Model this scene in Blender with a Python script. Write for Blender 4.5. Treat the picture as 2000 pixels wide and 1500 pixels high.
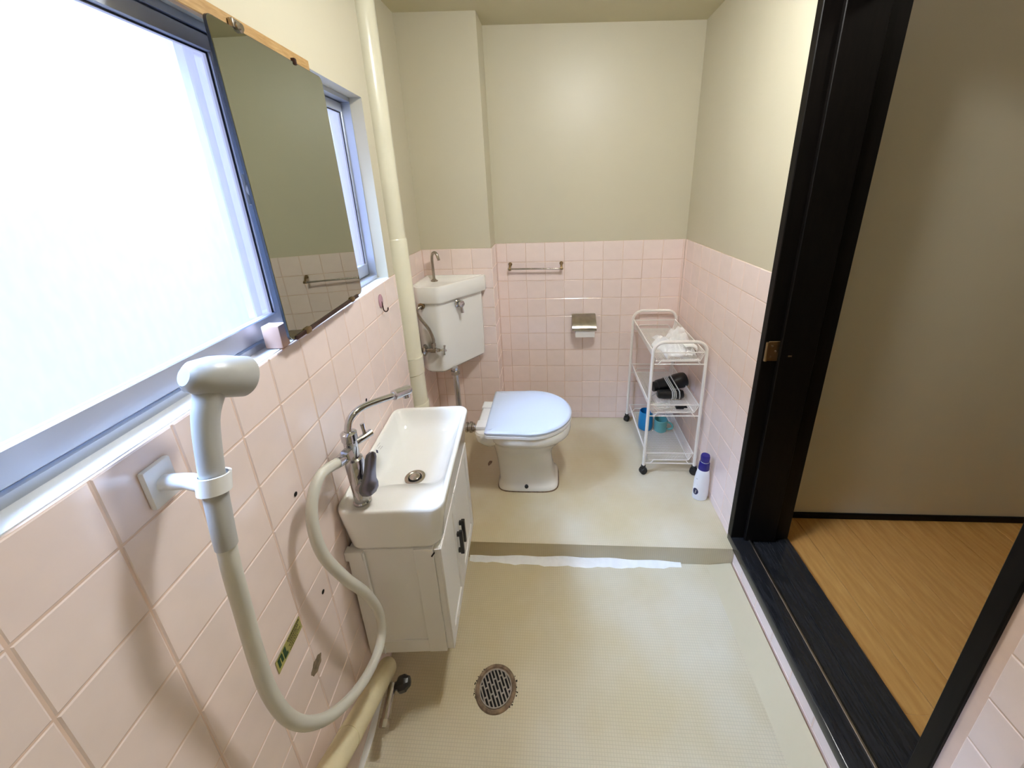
import bpy, bmesh, math, random
from mathutils import Matrix, Vector
random.seed(7)
for o in list(bpy.data.objects):
    bpy.data.objects.remove(o)
scene = bpy.context.scene
C = scene.collection
PI = math.pi

# ------------------------------------------------------------------ camera
YAW, PITCH, ROLL = 0.07213136, 0.31998595, -0.0350967
CAM = Vector((0.05333425, -2.17801133, 1.44046173))
FPX, PPX, PPY = 746.467, 1032.5067, 613.868
cy, sy, cp, sp = math.cos(YAW), math.sin(YAW), math.cos(PITCH), math.sin(PITCH)
fw = Vector((-sy*cp, cy*cp, -sp)); rt = Vector((cy, sy, 0)); up = rt.cross(fw)
cr, sr = math.cos(ROLL), math.sin(ROLL)
r2 = rt*cr + up*sr; u2 = up*cr - rt*sr
camd = bpy.data.cameras.new('camera'); camo = bpy.data.objects.new('camera', camd); C.objects.link(camo)
M = Matrix.Identity(4)
for i in range(3):
    M[i][0] = r2[i]; M[i][1] = u2[i]; M[i][2] = -fw[i]; M[i][3] = CAM[i]
camo.matrix_world = M
camd.sensor_fit = 'HORIZONTAL'; camd.sensor_width = 36.0
camd.lens = 36.0*FPX/2000.0
camd.shift_x = (1000-PPX)/2000.0
camd.shift_y = (PPY-750)/2000.0
camd.clip_start = 0.02
scene.camera = camo

# ------------------------------------------------------------------ world, exposure
w = bpy.data.worlds.new('world'); scene.world = w; w.use_nodes = True
w.node_tree.nodes['Background'].inputs[0].default_value = (0.62, 0.75, 1.0, 1)
w.node_tree.nodes['Background'].inputs[1].default_value = 1.0
vs = scene.view_settings
vs.view_transform = 'Standard'; vs.look = 'None'; vs.gamma = 1.0; vs.use_curve_mapping = False
vs.exposure = 0.14
scene.cycles.max_bounces = 9; scene.cycles.diffuse_bounces = 6; scene.cycles.glossy_bounces = 4
scene.cycles.caustics_reflective = False; scene.cycles.caustics_refractive = False
PANE_EMIT = 1.15            # daylight glowing through the frosted panes
LAMP_EMIT = 158.0           # bathroom ceiling lamp
HALL_FILL_EMIT = 22.0  # strength of the fill lamp added out in the hall

sund = bpy.data.lights.new('daylight', 'SUN'); suno = bpy.data.objects.new('daylight', sund); C.objects.link(suno)
sund.energy = 195.0; sund.angle = math.radians(46); sund.color = (0.50, 0.67, 1.0)     # bright overcast sky above the neighbouring house
suno.rotation_euler = Vector((0.52, 0.16, -0.84)).to_track_quat('-Z', 'Y').to_euler(); suno.location = (-3, -1.5, 4)

# ------------------------------------------------------------------ frames
XR = 0.7788                                    # right wall, tile face
X0, TH = -0.62712, 0.075039                    # left wall frame: out from wall, along wall, up
FW = Matrix.Identity(4)
FL = Matrix.Translation((X0, 0, 0)) @ Matrix.Rotation(TH, 4, 'Z')

def lin(c):
    return tuple((x/12.92 if x <= 0.04045 else ((x+0.055)/1.055)**2.4) for x in c)
def srgb(r, g, b):
    return lin((r/255, g/255, b/255)) + (1.0,)

# ------------------------------------------------------------------ materials
def mat(name, col, rough=0.5, metal=0.0, var=0.0, vscale=6.0, bump=0.0, bscale=60.0, objvar=0.0, emit=None,
        estr=0.0, coat=0.0, alpha=1.0, trans=0.0, sub=0.0, rvar=0.0):
    m = bpy.data.materials.new(name); m.use_nodes = True
    nt = m.node_tree; N = nt.nodes; L = nt.links
    b = N['Principled BSDF']
    b.inputs['Base Color'].default_value = col
    b.inputs['Roughness'].default_value = rough
    b.inputs['Metallic'].default_value = metal
    if coat: b.inputs['Coat Weight'].default_value = coat; b.inputs['Coat Roughness'].default_value = 0.08
    if alpha < 1: b.inputs['Alpha'].default_value = alpha
    if trans: b.inputs['Transmission Weight'].default_value = trans
    if emit:
        b.inputs['Emission Color'].default_value = emit; b.inputs['Emission Strength'].default_value = estr
    tc = N.new('ShaderNodeTexCoord')
    last = None
    if var or objvar or rvar:
        hs = N.new('ShaderNodeHueSaturation'); hs.inputs['Color'].default_value = col
        if var:
            n = N.new('ShaderNodeTexNoise'); n.inputs['Scale'].default_value = vscale; n.inputs['Detail'].default_value = 5
            L.new(tc.outputs['Object'], n.inputs['Vector'])
            mr = N.new('ShaderNodeMapRange'); mr.inputs['From Min'].default_value = 0.3; mr.inputs['From Max'].default_value = 0.7
            mr.inputs['To Min'].default_value = 1-var; mr.inputs['To Max'].default_value = 1+var
            L.new(n.outputs['Fac'], mr.inputs['Value']); last = mr.outputs['Result']
            if rvar:
                m2 = N.new('ShaderNodeMapRange'); m2.inputs['From Min'].default_value = 0.3; m2.inputs['From Max'].default_value = 0.7
                m2.inputs['To Min'].default_value = max(0.02, rough-rvar); m2.inputs['To Max'].default_value = rough+rvar
                L.new(n.outputs['Fac'], m2.inputs['Value']); L.new(m2.outputs['Result'], b.inputs['Roughness'])
        if objvar:
            oi = N.new('ShaderNodeObjectInfo'); mo = N.new('ShaderNodeMapRange')
            mo.inputs['To Min'].default_value = 1-objvar; mo.inputs['To Max'].default_value = 1+objvar
            L.new(oi.outputs['Random'], mo.inputs['Value'])
            if last:
                mm = N.new('ShaderNodeMath'); mm.operation = 'MULTIPLY'
                L.new(last, mm.inputs[0]); L.new(mo.outputs['Result'], mm.inputs[1]); last = mm.outputs[0]
            else: last = mo.outputs['Result']
        if last: L.new(last, hs.inputs['Value'])
        L.new(hs.outputs['Color'], b.inputs['Base Color'])
    if bump:
        n = N.new('ShaderNodeTexNoise'); n.inputs['Scale'].default_value = bscale; n.inputs['Detail'].default_value = 3
        L.new(tc.outputs['Object'], n.inputs['Vector'])
        bp = N.new('ShaderNodeBump'); bp.inputs['Strength'].default_value = bump; bp.inputs['Distance'].default_value = 0.004
        L.new(n.outputs['Fac'], bp.inputs['Height']); L.new(bp.outputs['Normal'], b.inputs['Normal'])
    return m

def floor_mat(name, col, stain):
    """small raised mosaic grid of the wet-room floor sheet, with worn yellowed patches"""
    m = mat(name, col, 0.32)
    nt = m.node_tree; N = nt.nodes; L = nt.links; b = N['Principled BSDF']
    tc = N.new('ShaderNodeTexCoord')
    br = N.new('ShaderNodeTexBrick'); br.offset = 0.0; br.squash = 1.0
    br.inputs['Scale'].default_value = 1.0; br.inputs['Mortar Size'].default_value = 0.0011; br.inputs['Mortar Smooth'].default_value = 0.6
    br.inputs['Brick Width'].default_value = 0.0085; br.inputs['Row Height'].default_value = 0.0085
    br.inputs['Color1'].default_value = (1, 1, 1, 1); br.inputs['Color2'].default_value = (1, 1, 1, 1); br.inputs['Mortar'].default_value = (0, 0, 0, 1)
    L.new(tc.outputs['Object'], br.inputs['Vector'])
    n = N.new('ShaderNodeTexNoise'); n.inputs['Scale'].default_value = 2.2; n.inputs['Detail'].default_value = 6
    L.new(tc.outputs['Object'], n.inputs['Vector'])
    rp = N.new('ShaderNodeValToRGB'); rp.color_ramp.elements[0].position = 0.38; rp.color_ramp.elements[1].position = 0.62
    rp.color_ramp.elements[0].color = stain; rp.color_ramp.elements[1].color = col
    L.new(n.outputs['Fac'], rp.inputs['Fac'])
    mx = N.new('ShaderNodeMix'); mx.data_type = 'RGBA'; mx.blend_type = 'MULTIPLY'
    mr = N.new('ShaderNodeMapRange'); mr.inputs['To Min'].default_value = 0.88; mr.inputs['To Max'].default_value = 1.0
    L.new(br.outputs['Color'], mr.inputs['Value'])
    mx.inputs[0].default_value = 1.0
    L.new(rp.outputs['Color'], mx.inputs[6]); L.new(mr.outputs['Result'], mx.inputs[7])
    L.new(mx.outputs[2], b.inputs['Base Color'])
    bp = N.new('ShaderNodeBump'); bp.inputs['Strength'].default_value = 0.3; bp.inputs['Distance'].default_value = 0.001
    L.new(br.outputs['Color'], bp.inputs['Height']); L.new(bp.outputs['Normal'], b.inputs['Normal'])
    return m

def wood_mat(name, c1, c2, rough, scale=(1, 12, 12)):
    m = mat(name, c1, rough)
    nt = m.node_tree; N = nt.nodes; L = nt.links; b = N['Principled BSDF']
    tc = N.new('ShaderNodeTexCoord'); mp = N.new('ShaderNodeMapping'); mp.inputs['Scale'].default_value = scale
    n = N.new('ShaderNodeTexNoise'); n.inputs['Scale'].default_value = 4; n.inputs['Detail'].default_value = 8
    L.new(tc.outputs['Object'], mp.inputs['Vector']); L.new(mp.outputs['Vector'], n.inputs['Vector'])
    rp = N.new('ShaderNodeValToRGB'); rp.color_ramp.elements[0].position = 0.35; rp.color_ramp.elements[1].position = 0.7
    rp.color_ramp.elements[0].color = c1; rp.color_ramp.elements[1].color = c2
    L.new(n.outputs['Fac'], rp.inputs['Fac']); L.new(rp.outputs['Color'], b.inputs['Base Color'])
    return m

def pane_mat(name):
    """frosted pane lit from behind by the daylight outside"""
    m = mat(name, srgb(95, 100, 112), 0.35)
    nt = m.node_tree; N = nt.nodes; L = nt.links; b = N['Principled BSDF']
    tc = N.new('ShaderNodeTexCoord'); mp = N.new('ShaderNodeMapping'); mp.inputs['Scale'].default_value = (30, 30, 12)
    n = N.new('ShaderNodeTexNoise'); n.inputs['Scale'].default_value = 3.0; n.inputs['Detail'].default_value = 4
    L.new(tc.outputs['Object'], mp.inputs['Vector']); L.new(mp.outputs['Vector'], n.inputs['Vector'])
    rp = N.new('ShaderNodeValToRGB'); rp.color_ramp.elements[0].position = 0.35; rp.color_ramp.elements[1].position = 0.68
    rp.color_ramp.elements[0].color = (0.50, 0.57, 0.92, 1); rp.color_ramp.elements[1].color = (0.56, 0.60, 0.92, 1)
    L.new(n.outputs['Fac'], rp.inputs['Fac']); L.new(rp.outputs['Color'], b.inputs['Emission Color'])
    b.inputs['Emission Strength'].default_value = PANE_EMIT
    tr = N.new('ShaderNodeBsdfTransparent'); tr.inputs['Color'].default_value = (0.90, 0.95, 1.0, 1)
    mx = N.new('ShaderNodeMixShader'); mx.inputs['Fac'].default_value = 0.55; out = N['Material Output']
    L.new(tr.outputs[0], mx.inputs[1]); L.new(b.outputs[0], mx.inputs[2]); L.new(mx.outputs[0], out.inputs['Surface'])
    bp = N.new('ShaderNodeBump'); bp.inputs['Strength'].default_value = 0.4; bp.inputs['Distance'].default_value = 0.002
    L.new(n.outputs['Fac'], bp.inputs['Height']); L.new(bp.outputs['Normal'], b.inputs['Normal'])
    return m

MT = {}
MT['paint'] = mat('cream_paint', srgb(202, 195, 173), 0.42, var=0.02, vscale=3, bump=0.05, bscale=25)
MT['ceil'] = mat('ceiling_paint', srgb(206, 199, 170), 0.6, var=0.03, vscale=3)
MT['tile'] = mat('pink_tile', srgb(243, 225, 219), 0.16, var=0.02, vscale=18, objvar=0.025, coat=0.3)
MT['grout'] = mat('tile_grout', srgb(226, 200, 184), 0.85, var=0.08, vscale=12)
MT['floor'] = floor_mat('mosaic_sheet', srgb(210, 202, 180), srgb(198, 184, 150))
MT['cove'] = mat('cove_sheet', srgb(198, 188, 160), 0.4, var=0.03)
MT['caulk'] = mat('white_sealant', srgb(240, 240, 238), 0.3, var=0.04, vscale=30, bump=0.4, bscale=40)
MT['dark'] = wood_mat('dark_wood', srgb(10, 8, 7), srgb(17, 13, 11), 0.45, (30, 30, 3))
MT['sillwood'] = wood_mat('threshold_wood', srgb(26, 26, 27), srgb(42, 42, 44), 0.20, (40, 4, 40))
MT['plank'] = wood_mat('hall_oak', srgb(176, 128, 66), srgb(198, 152, 88), 0.35, (12, 2, 12))
MT['rawwood'] = wood_mat('bare_batten', srgb(158, 122, 74), srgb(184, 150, 100), 0.6, (60, 8, 60))
MT['alu'] = mat('aluminium', srgb(196, 202, 214), 0.35, 0.6)
MT['pane'] = pane_mat('frosted_pane')
MT['gasket'] = mat('black_gasket', srgb(30, 30, 34), 0.6)
MT['marble'] = mat('white_sill', srgb(216, 218, 222), 0.25, var=0.02)
MT['ceramic'] = mat('white_ceramic', srgb(238, 238, 234), 0.09, coat=0.4)
MT['ceramic2'] = mat('old_ceramic', srgb(240, 239, 234), 0.12, var=0.015, vscale=8, coat=0.3)
MT['plastic'] = mat('white_plastic', srgb(242, 243, 244), 0.28)
MT['lidplastic'] = mat('lid_plastic', srgb(206, 217, 234), 0.25)
MT['chrome'] = mat('chrome', srgb(205, 205, 210), 0.08, 1.0)
MT['steel'] = mat('worn_steel', srgb(176, 168, 158), 0.26, 1.0, var=0.12, vscale=40)
MT['brass'] = mat('tarnished_brass', srgb(150, 128, 96), 0.35, 1.0, var=0.15, vscale=30)
MT['mirror'] = mat('mirror_silver', srgb(176, 180, 168), 0.015, 1.0)
MT['mirroredge'] = mat('mirror_edge', srgb(58, 64, 74), 0.25)
MT['cab'] = mat('cabinet_white', srgb(232, 231, 228), 0.32, var=0.012, vscale=5)
MT['black'] = mat('black_plastic', srgb(14, 14, 15), 0.32)
MT['rubber'] = mat('black_rubber', srgb(20, 19, 20), 0.6)
MT['hose'] = mat('hose_ivory', srgb(208, 206, 196), 0.38)
MT['grey'] = mat('grey_plastic', srgb(176, 176, 174), 0.35)
MT['lever'] = mat('satin_lever', srgb(120, 118, 126), 0.22, 0.9)
MT['pipe'] = mat('painted_pipe', srgb(228, 223, 200), 0.22, var=0.03, vscale=8, coat=0.2)
MT['wrap'] = mat('wrapped_pipe', srgb(226, 214, 178), 0.55, var=0.05, vscale=14, bump=0.5, bscale=30)
MT['wire'] = mat('white_coated_wire', srgb(240, 236, 230), 0.3)
MT['towel'] = mat('white_towel', srgb(244, 244, 243), 0.9, bump=0.6, bscale=260)
MT['blue'] = mat('blue_plastic', srgb(20, 128, 190), 0.3)
MT['teal'] = mat('teal_plastic', srgb(110, 178, 176), 0.3)
MT['bluecap'] = mat('navy_cap', srgb(30, 26, 120), 0.25)
MT['bottle'] = mat('bottle_white', srgb(240, 242, 247), 0.28)
MT['navy'] = mat('navy_print', srgb(28, 32, 74), 0.35)
MT['paper'] = mat('toilet_paper', srgb(236, 234, 232), 0.9, bump=0.2, bscale=120)
MT['sticker'] = mat('sticker_yellowgreen', srgb(168, 162, 92), 0.5, var=0.08, vscale=60)
MT['stickergreen'] = mat('sticker_green', srgb(28, 66, 30), 0.5)
MT['stickerink'] = mat('sticker_ink', srgb(62, 50, 20), 0.5)
MT['residue'] = mat('adhesive_residue', srgb(130, 114, 92), 0.8, var=0.35, vscale=90)
MT['hole'] = mat('hole_dark', srgb(22, 16, 12), 0.9)
MT['rust'] = mat('rusty_ring', srgb(118, 98, 78), 0.5, 0.4, var=0.5, vscale=45, bump=0.5, bscale=80)
MT['grate'] = mat('grate_metal', srgb(150, 142, 134), 0.4, 0.8, var=0.1, vscale=40)
MT['void'] = mat('drain_void', srgb(8, 7, 6), 0.9)
MT['hookpink'] = mat('hook_mauve', srgb(186, 146, 160), 0.25)
MT['hookmetal'] = mat('hook_metal', srgb(70, 48, 42), 0.4, 0.6)
MT['lamp'] = mat('lamp_diffuser', srgb(245, 244, 240), 0.5, emit=(0.95, 0.97, 0.97, 1), estr=LAMP_EMIT)
MT['hall_fill'] = mat('hall_fill_diffuser', srgb(245, 244, 240), 0.5, emit=(1.0, 0.9, 0.76, 1), estr=HALL_FILL_EMIT)
MT['outside'] = mat('lavender_plaster', srgb(196, 192, 218), 0.8, var=0.02)
MT['dark'].node_tree.nodes['Principled BSDF'].inputs['Specular IOR Level'].default_value = 0.12
MT['peach'] = mat('peach_block', srgb(222, 184, 164), 0.4)

# ------------------------------------------------------------------ mesh building
class MB:
    def __init__(self): self.v = []; self.f = []
    def add(self, vs_, fs_):
        k = len(self.v); self.v += [tuple(p) for p in vs_]; self.f += [tuple(i+k for i in q) for q in fs_]; return self
    def box(self, a, b, bev=0.0, seg=2):
        x0, x1 = sorted((a[0], b[0])); y0, y1 = sorted((a[1], b[1])); z0, z1 = sorted((a[2], b[2]))
        if bev <= 0:
            vv = [(x0,y0,z0),(x1,y0,z0),(x1,y1,z0),(x0,y1,z0),(x0,y0,z1),(x1,y0,z1),(x1,y1,z1),(x0,y1,z1)]
            return self.add(vv, [(0,3,2,1),(4,5,6,7),(0,1,5,4),(1,2,6,5),(2,3,7,6),(3,0,4,7)])
        bm = bmesh.new(); bmesh.ops.create_cube(bm, size=1)
        for v in bm.verts: v.co = ((x0+x1)/2+v.co.x*(x1-x0), (y0+y1)/2+v.co.y*(y1-y0), (z0+z1)/2+v.co.z*(z1-z0))
        bmesh.ops.bevel(bm, geom=bm.edges[:], offset=bev, segments=seg, profile=0.5, affect='EDGES', clamp_overlap=True)
        return self.bm(bm)
    def bm(self, bm):
        bm.verts.index_update()
        vv = [v.co.copy() for v in bm.verts]; ff = [[v.index for v in f.verts] for f in bm.faces]
        bm.free(); return self.add(vv, ff)
    def loft(self, rings, cap0=True, cap1=True):
        n = len(rings[0]); vv = [p for r in rings for p in r]; ff = []
        for i in range(len(rings)-1):
            for j in range(n):
                k = (j+1) % n
                ff.append((i*n+j, i*n+k, (i+1)*n+k, (i+1)*n+j))
        if cap0: ff.append(tuple(range(n-1, -1, -1)))
        if cap1: ff.append(tuple((len(rings)-1)*n+j for j in range(n)))
        return self.add(vv, ff)
    def tube(self, pts, r, n=12, sm=0, closed=False, cap=True):
        P = [Vector(p) for p in pts]
        if sm: P = smooth(P, sm, closed)
        m = len(P); rr = r if isinstance(r, (list, tuple)) else None
        rings = []; up_ = None
        for i, p in enumerate(P):
            if closed: t = P[(i+1) % m]-P[i-1]
            else: t = P[min(i+1, m-1)]-P[max(i-1, 0)]
            t.normalize()
            if up_ is None:
                up_ = Vector((0, 0, 1)) if abs(t.z) < 0.9 else Vector((1, 0, 0))
            s = t.cross(up_)
            if s.length < 1e-6: s = t.cross(Vector((0.3, 0.7, 0.2)))
            s.normalize(); up_ = s.cross(t).normalized()
            if rr is None: R = r
            else:
                a = i/(m-1)*(len(rr)-1); k = min(int(a), len(rr)-2); R = rr[k]+(rr[k+1]-rr[k])*(a-k)
            rings.append([p+(s*math.cos(2*PI*j/n)+up_*math.sin(2*PI*j/n))*R for j in range(n)])
        if closed:
            rings.append(rings[0]); return self.loft(rings, False, False)
        return self.loft(rings, cap, cap)
    def lathe(self, prof, org=(0, 0, 0), axis=(0, 0, 1), n=28, cap=True):
        ax = Vector(axis).normalized(); s = ax.orthogonal().normalized(); t = ax.cross(s); o = Vector(org)
        rings = [[o+ax*z+(s*math.cos(2*PI*j/n)+t*math.sin(2*PI*j/n))*r for j in range(n)] for r, z in prof]
        return self.loft(rings, cap, cap)
    def cyl(self, a, b, r, n=20, r2_=None):
        a = Vector(a); b = Vector(b); d = b-a
        return self.lathe([(r, 0), (r if r2_ is None else r2_, d.length)], a, d, n)
    def xf(self, m):
        self.v = [tuple(m @ Vector(p)) for p in self.v]; return self

def smooth(P, k, closed=False):
    out = []; m = len(P)
    rng = m if closed else m-1
    for i in range(rng):
        if closed: a, b, c, d = P[i-1], P[i], P[(i+1) % m], P[(i+2) % m]
        else:
            b, c = P[i], P[i+1]; a = P[i-1] if i else b*2-c; d = P[i+2] if i+2 < m else c*2-b
        for j in range(k):
            t = j/k
            out.append(0.5*((2*b)+(c-a)*t+(2*a-5*b+4*c-d)*t*t+(3*b-a-3*c+d)*t**3))
    if not closed: out.append(P[-1].copy())
    return out

def rpoly(poly, r, k, z, inset=0.0):
    """convex ccw polygon with rounded corners, shrunk by inset; k points per corner"""
    n = len(poly); P = [Vector((p[0], p[1])) for p in poly]
    if inset:
        Q = []
        for i in range(n):
            a, b, c = P[i-1], P[i], P[(i+1) % n]
            d1 = (b-a).normalized(); d2 = (c-b).normalized()
            n1 = Vector((-d1.y, d1.x)); n2 = Vector((-d2.y, d2.x))
            bis = (n1+n2); bis = bis/ max(1e-6, bis.dot(n1)); Q.append(b+bis*inset)
        P = Q
    out = []
    for i in range(n):
        a, b, c = P[i-1], P[i], P[(i+1) % n]
        d1 = (a-b); d2 = (c-b); l1 = d1.length; l2 = d2.length; d1.normalize(); d2.normalize()
        ang = math.acos(max(-1, min(1, d1.dot(d2))))
        rr = r[i] if isinstance(r, (list, tuple)) else r
        rr = max(0.0008, rr)
        t = min(rr/math.tan(ang/2), l1*0.48, l2*0.48); R = t*math.tan(ang/2)
        cc = b+(d1+d2).normalized()*(R/math.sin(ang/2))
        p0 = b+d1*t-cc; p1 = b+d2*t-cc
        a0 = math.atan2(p0.y, p0.x); a1 = math.atan2(p1.y, p1.x); da = a1-a0
        while da > PI: da -= 2*PI
        while da < -PI: da += 2*PI
        for j in range(k):
            a_ = a0+da*j/(k-1); out.append(Vector((cc.x+R*math.cos(a_), cc.y+R*math.sin(a_), z)))
    return out
def rrect(x0, x1, y0, y1, r, z, k=6, inset=0.0):
    return rpoly([(x0, y0), (x1, y0), (x1, y1), (x0, y1)], r, k, z, inset)
def egg(cx, cyy, af, ab, b, z, nf=2.2, nb=2.2, n=48):
    out = []
    for j in range(n):
        t = 2*PI*j/n; c_, s_ = math.cos(t), math.sin(t); e = 2/(nf if c_ > 0 else nb)
        out.append(Vector((cx+(af if c_ > 0 else ab)*math.copysign(abs(c_)**e, c_), cyy+b*math.copysign(abs(s_)**e, s_), z)))
    return out

OFF = {}; FRM = {}
def tag(o, label=None, cat=None, group=None, kind=None):
    if label: o['label'] = label
    if cat: o['category'] = cat
    if group: o['group'] = group
    if kind: o['kind'] = kind
    return o
def thing(name, base, frame=FW):
    o = bpy.data.objects.new(name, None); C.objects.link(o); o.empty_display_size = 0.05
    o.matrix_world = frame @ Matrix.Translation(base)
    OFF[o] = Vector(base); FRM[o] = frame
    return o
def part(name, mb, m, parent=None, base=None, frame=FW, smooth_=True, ang=35):
    """one mesh object; vertices are given in frame coordinates"""
    b = OFF[parent] if parent is not None else Vector(base if base is not None else (0, 0, 0))
    me = bpy.data.meshes.new(name)
    me.from_pydata([tuple(Vector(p)-b) for p in mb.v], [], mb.f)
    bm = bmesh.new(); bm.from_mesh(me); bmesh.ops.remove_doubles(bm, verts=bm.verts, dist=1e-6)
    bmesh.ops.recalc_face_normals(bm, faces=bm.faces); bm.to_mesh(me); bm.free()
    me.materials.append(MT[m])
    if smooth_:
        me.polygons.foreach_set('use_smooth', [True]*len(me.polygons)); me.set_sharp_from_angle(angle=math.radians(ang))
    me.update()
    o = bpy.data.objects.new(name, me); C.objects.link(o)
    if parent is not None: o.parent = parent
    else: o.matrix_world = frame @ Matrix.Translation(b)
    OFF[o] = b; FRM[o] = frame if parent is None else FRM[parent]
    return o
def struct(name, mb, m, base=None, frame=FW, smooth_=False):
    return tag(part(name, mb, m, None, base, frame, smooth_), kind='structure')

# ------------------------------------------------------------------ tiles
TP = 0.11; GAP = 0.0022; TD = 0.005
TILE = {}
def tile_mesh(wd, ht):
    key = (round(wd, 3), round(ht, 3))
    if key in TILE: return TILE[key]
    a, b = wd/2, ht/2; e = min(0.0022, a*0.4, b*0.4); d = 0.0014
    vv = [(-a,-b,-TD),(a,-b,-TD),(a,b,-TD),(-a,b,-TD),(-a,-b,-d),(a,-b,-d),(a,b,-d),(-a,b,-d),
          (-a+e,-b+e,0),(a-e,-b+e,0),(a-e,b-e,0),(-a+e,b-e,0)]
    ff = [(8,9,10,11)]
    for i in range(4):
        j = (i+1) % 4; ff += [(i, j, 4+j, 4+i), (4+i, 4+j, 8+j, 8+i)]
    me = bpy.data.meshes.new('tile'); me.from_pydata(vv, [], ff); me.materials.append(MT['tile'])
    TILE[key] = me; return me
def tile_wall(parent, org, U, V, N, u0, u1, v0, v1, gu, gv, skip=None):
    """tiles laid on the plane org + u*U + v*V facing N (parent-local), joints at gu+k*TP and gv+k*TP"""
    U, V, N = Vector(U), Vector(V), Vector(N)
    R = Matrix((U, V, N)).transposed().to_4x4()
    def cuts(a, b, g):
        k = math.floor((a-g)/TP); xs = [a]; k += 1
        while g+k*TP < b-1e-6:
            if g+k*TP > a+1e-6: xs.append(g+k*TP)
            k += 1
        xs.append(b); return xs
    us, vs_ = cuts(u0, u1, gu), cuts(v0, v1, gv)
    for i in range(len(us)-1):
        for j in range(len(vs_)-1):
            wd, ht = us[i+1]-us[i]-GAP, vs_[j+1]-vs_[j]-GAP
            if wd < 0.004 or ht < 0.004: continue
            cu, cv = (us[i]+us[i+1])/2, (vs_[j]+vs_[j+1])/2
            if skip and skip(cu, cv): continue
            o = bpy.data.objects.new('tile', tile_mesh(wd, ht)); C.objects.link(o); o.parent = parent
            j1, j2, j3 = (random.uniform(-1, 1) for _ in range(3))
            o.matrix_local = Matrix.Translation(Vector(org)+U*cu+V*cv+N*(j1*0.0003)) @ R @ Matrix.Rotation(j2*0.0035, 4, 'X') @ Matrix.Rotation(j3*0.0035, 4, 'Y')

ZT = 1.144          # top of the wainscot
ZL = -0.09          # lower floor
def zc(x): return 2.185-0.033*x
# ================================================================== SETTING
# floors
struct('floor', MB().box((-0.75, -2.85, -0.16), (XR, -0.942, ZL)), 'floor')
fr = MB().box((-0.78, -0.942, -0.16), (XR, 0.0, 0.0))
o = struct('floor', fr, 'floor')
o = MB()   # sloped border of the lower floor sheet along the right wall
o.add([(0.677, -0.944, ZL+0.0006), (0.677, -2.2, ZL+0.0006), (0.772, -2.2, ZL+0.016), (0.772, -0.944, ZL+0.016), (0.7788, -0.944, ZL), (0.7788, -2.2, ZL)],
      [(0, 1, 2, 3), (3, 2, 5, 4)])
struct('trim_1', o, 'cove')
# uneven sealant bead along the foot of the step
bead = []
nseg = 36
for i in range(nseg+1):
    t = i/nseg; x = -0.33+t*0.90
    wv = 0.018+0.012*math.sin(t*PI)+0.003*math.sin(t*37)+0.002*math.sin(t*91)
    hv = 0.010+0.010*math.sin(t*PI)+0.003*math.sin(t*29+1)
    bead.append([Vector((x, -0.942, ZL)), Vector((x, -0.942-wv, ZL)), Vector((x, -0.942-wv*0.55, ZL+hv*0.35)), Vector((x, -0.942-0.002, ZL+hv)), Vector((x, -0.942, ZL+hv))])
struct('trim_2', MB().loft(bead), 'caulk', smooth_=True)

# ceiling
cb = MB()
cb.add([(-0.9, -2.9, zc(-0.9)), (XR+0.2, -2.9, zc(XR+0.2)), (XR+0.2, 0.1, zc(XR+0.2)), (-0.9, 0.1, zc(-0.9)),
        (-0.9, -2.9, 2.4), (XR+0.2, -2.9, 2.4), (XR+0.2, 0.1, 2.4), (-0.9, 0.1, 2.4)],
       [(0, 1, 2, 3), (7, 6, 5, 4), (0, 4, 5, 1), (1, 5, 6, 2), (2, 6, 7, 3), (3, 7, 4, 0)])
struct('ceiling', cb, 'ceil')

# back wall
PB = 0.004
wb = struct('wall_back', MB().box((-0.9, PB, -0.16), (XR+0.25, 0.12, 2.35)), 'paint', (0.25, 0.06, 0))
bo = -OFF[wb]
part('grout', MB().box((-0.28, 0.0012, -0.02), (XR, PB+0.002, ZT-0.001)), 'grout', wb, smooth_=False)
tile_wall(wb, bo, (1, 0, 0), (0, 0, 1), (0, -1, 0), -0.278, XR, 0.0, ZT, 0.0, ZT-11*TP)
# column in the left back corner
CX, CYF = -0.278, -0.165
wc = struct('wall_column', MB().box((-0.9, CYF+PB, -0.16), (CX-PB, PB+0.002, 2.35)), 'paint', (-0.46, -0.08, 0))
co = -OFF[wc]
g = MB().box((-0.66, CYF+0.0012, -0.02), (CX-0.0012, CYF+0.01, ZT-0.001)).box((CX-0.01, CYF+0.0012, -0.02), (CX-0.0012, 0.0, ZT-0.001))
part('grout', g, 'grout', wc, smooth_=False)
tile_wall(wc, co+Vector((0, CYF, 0)), (1, 0, 0), (0, 0, 1), (0, -1, 0), -0.655, CX, 0.0, ZT, CX, ZT-11*TP)
tile_wall(wc, co+Vector((CX, 0, 0)), (0, 1, 0), (0, 0, 1), (1, 0, 0), CYF, 0.0, 0.0, ZT, CYF, ZT-11*TP)
# recess behind the pipe (left of the tank)
XRC = -0.655
wr = struct('wall_recess', MB().box((-0.9, -0.86, -0.16), (XRC-PB, CYF+PB, 2.35)), 'paint', (-0.78, -0.5, 0))
ro = -OFF[wr]
part('grout', MB().box((XRC-PB-0.002, -0.86, -0.02), (XRC-0.0012, CYF, ZT-0.001)), 'grout', wr, smooth_=False)
tile_wall(wr, ro+Vector((XRC, 0, 0)), (0, 1, 0), (0, 0, 1), (1, 0, 0), -0.80, CYF, 0.0, ZT, CYF, ZT-11*TP)

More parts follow.
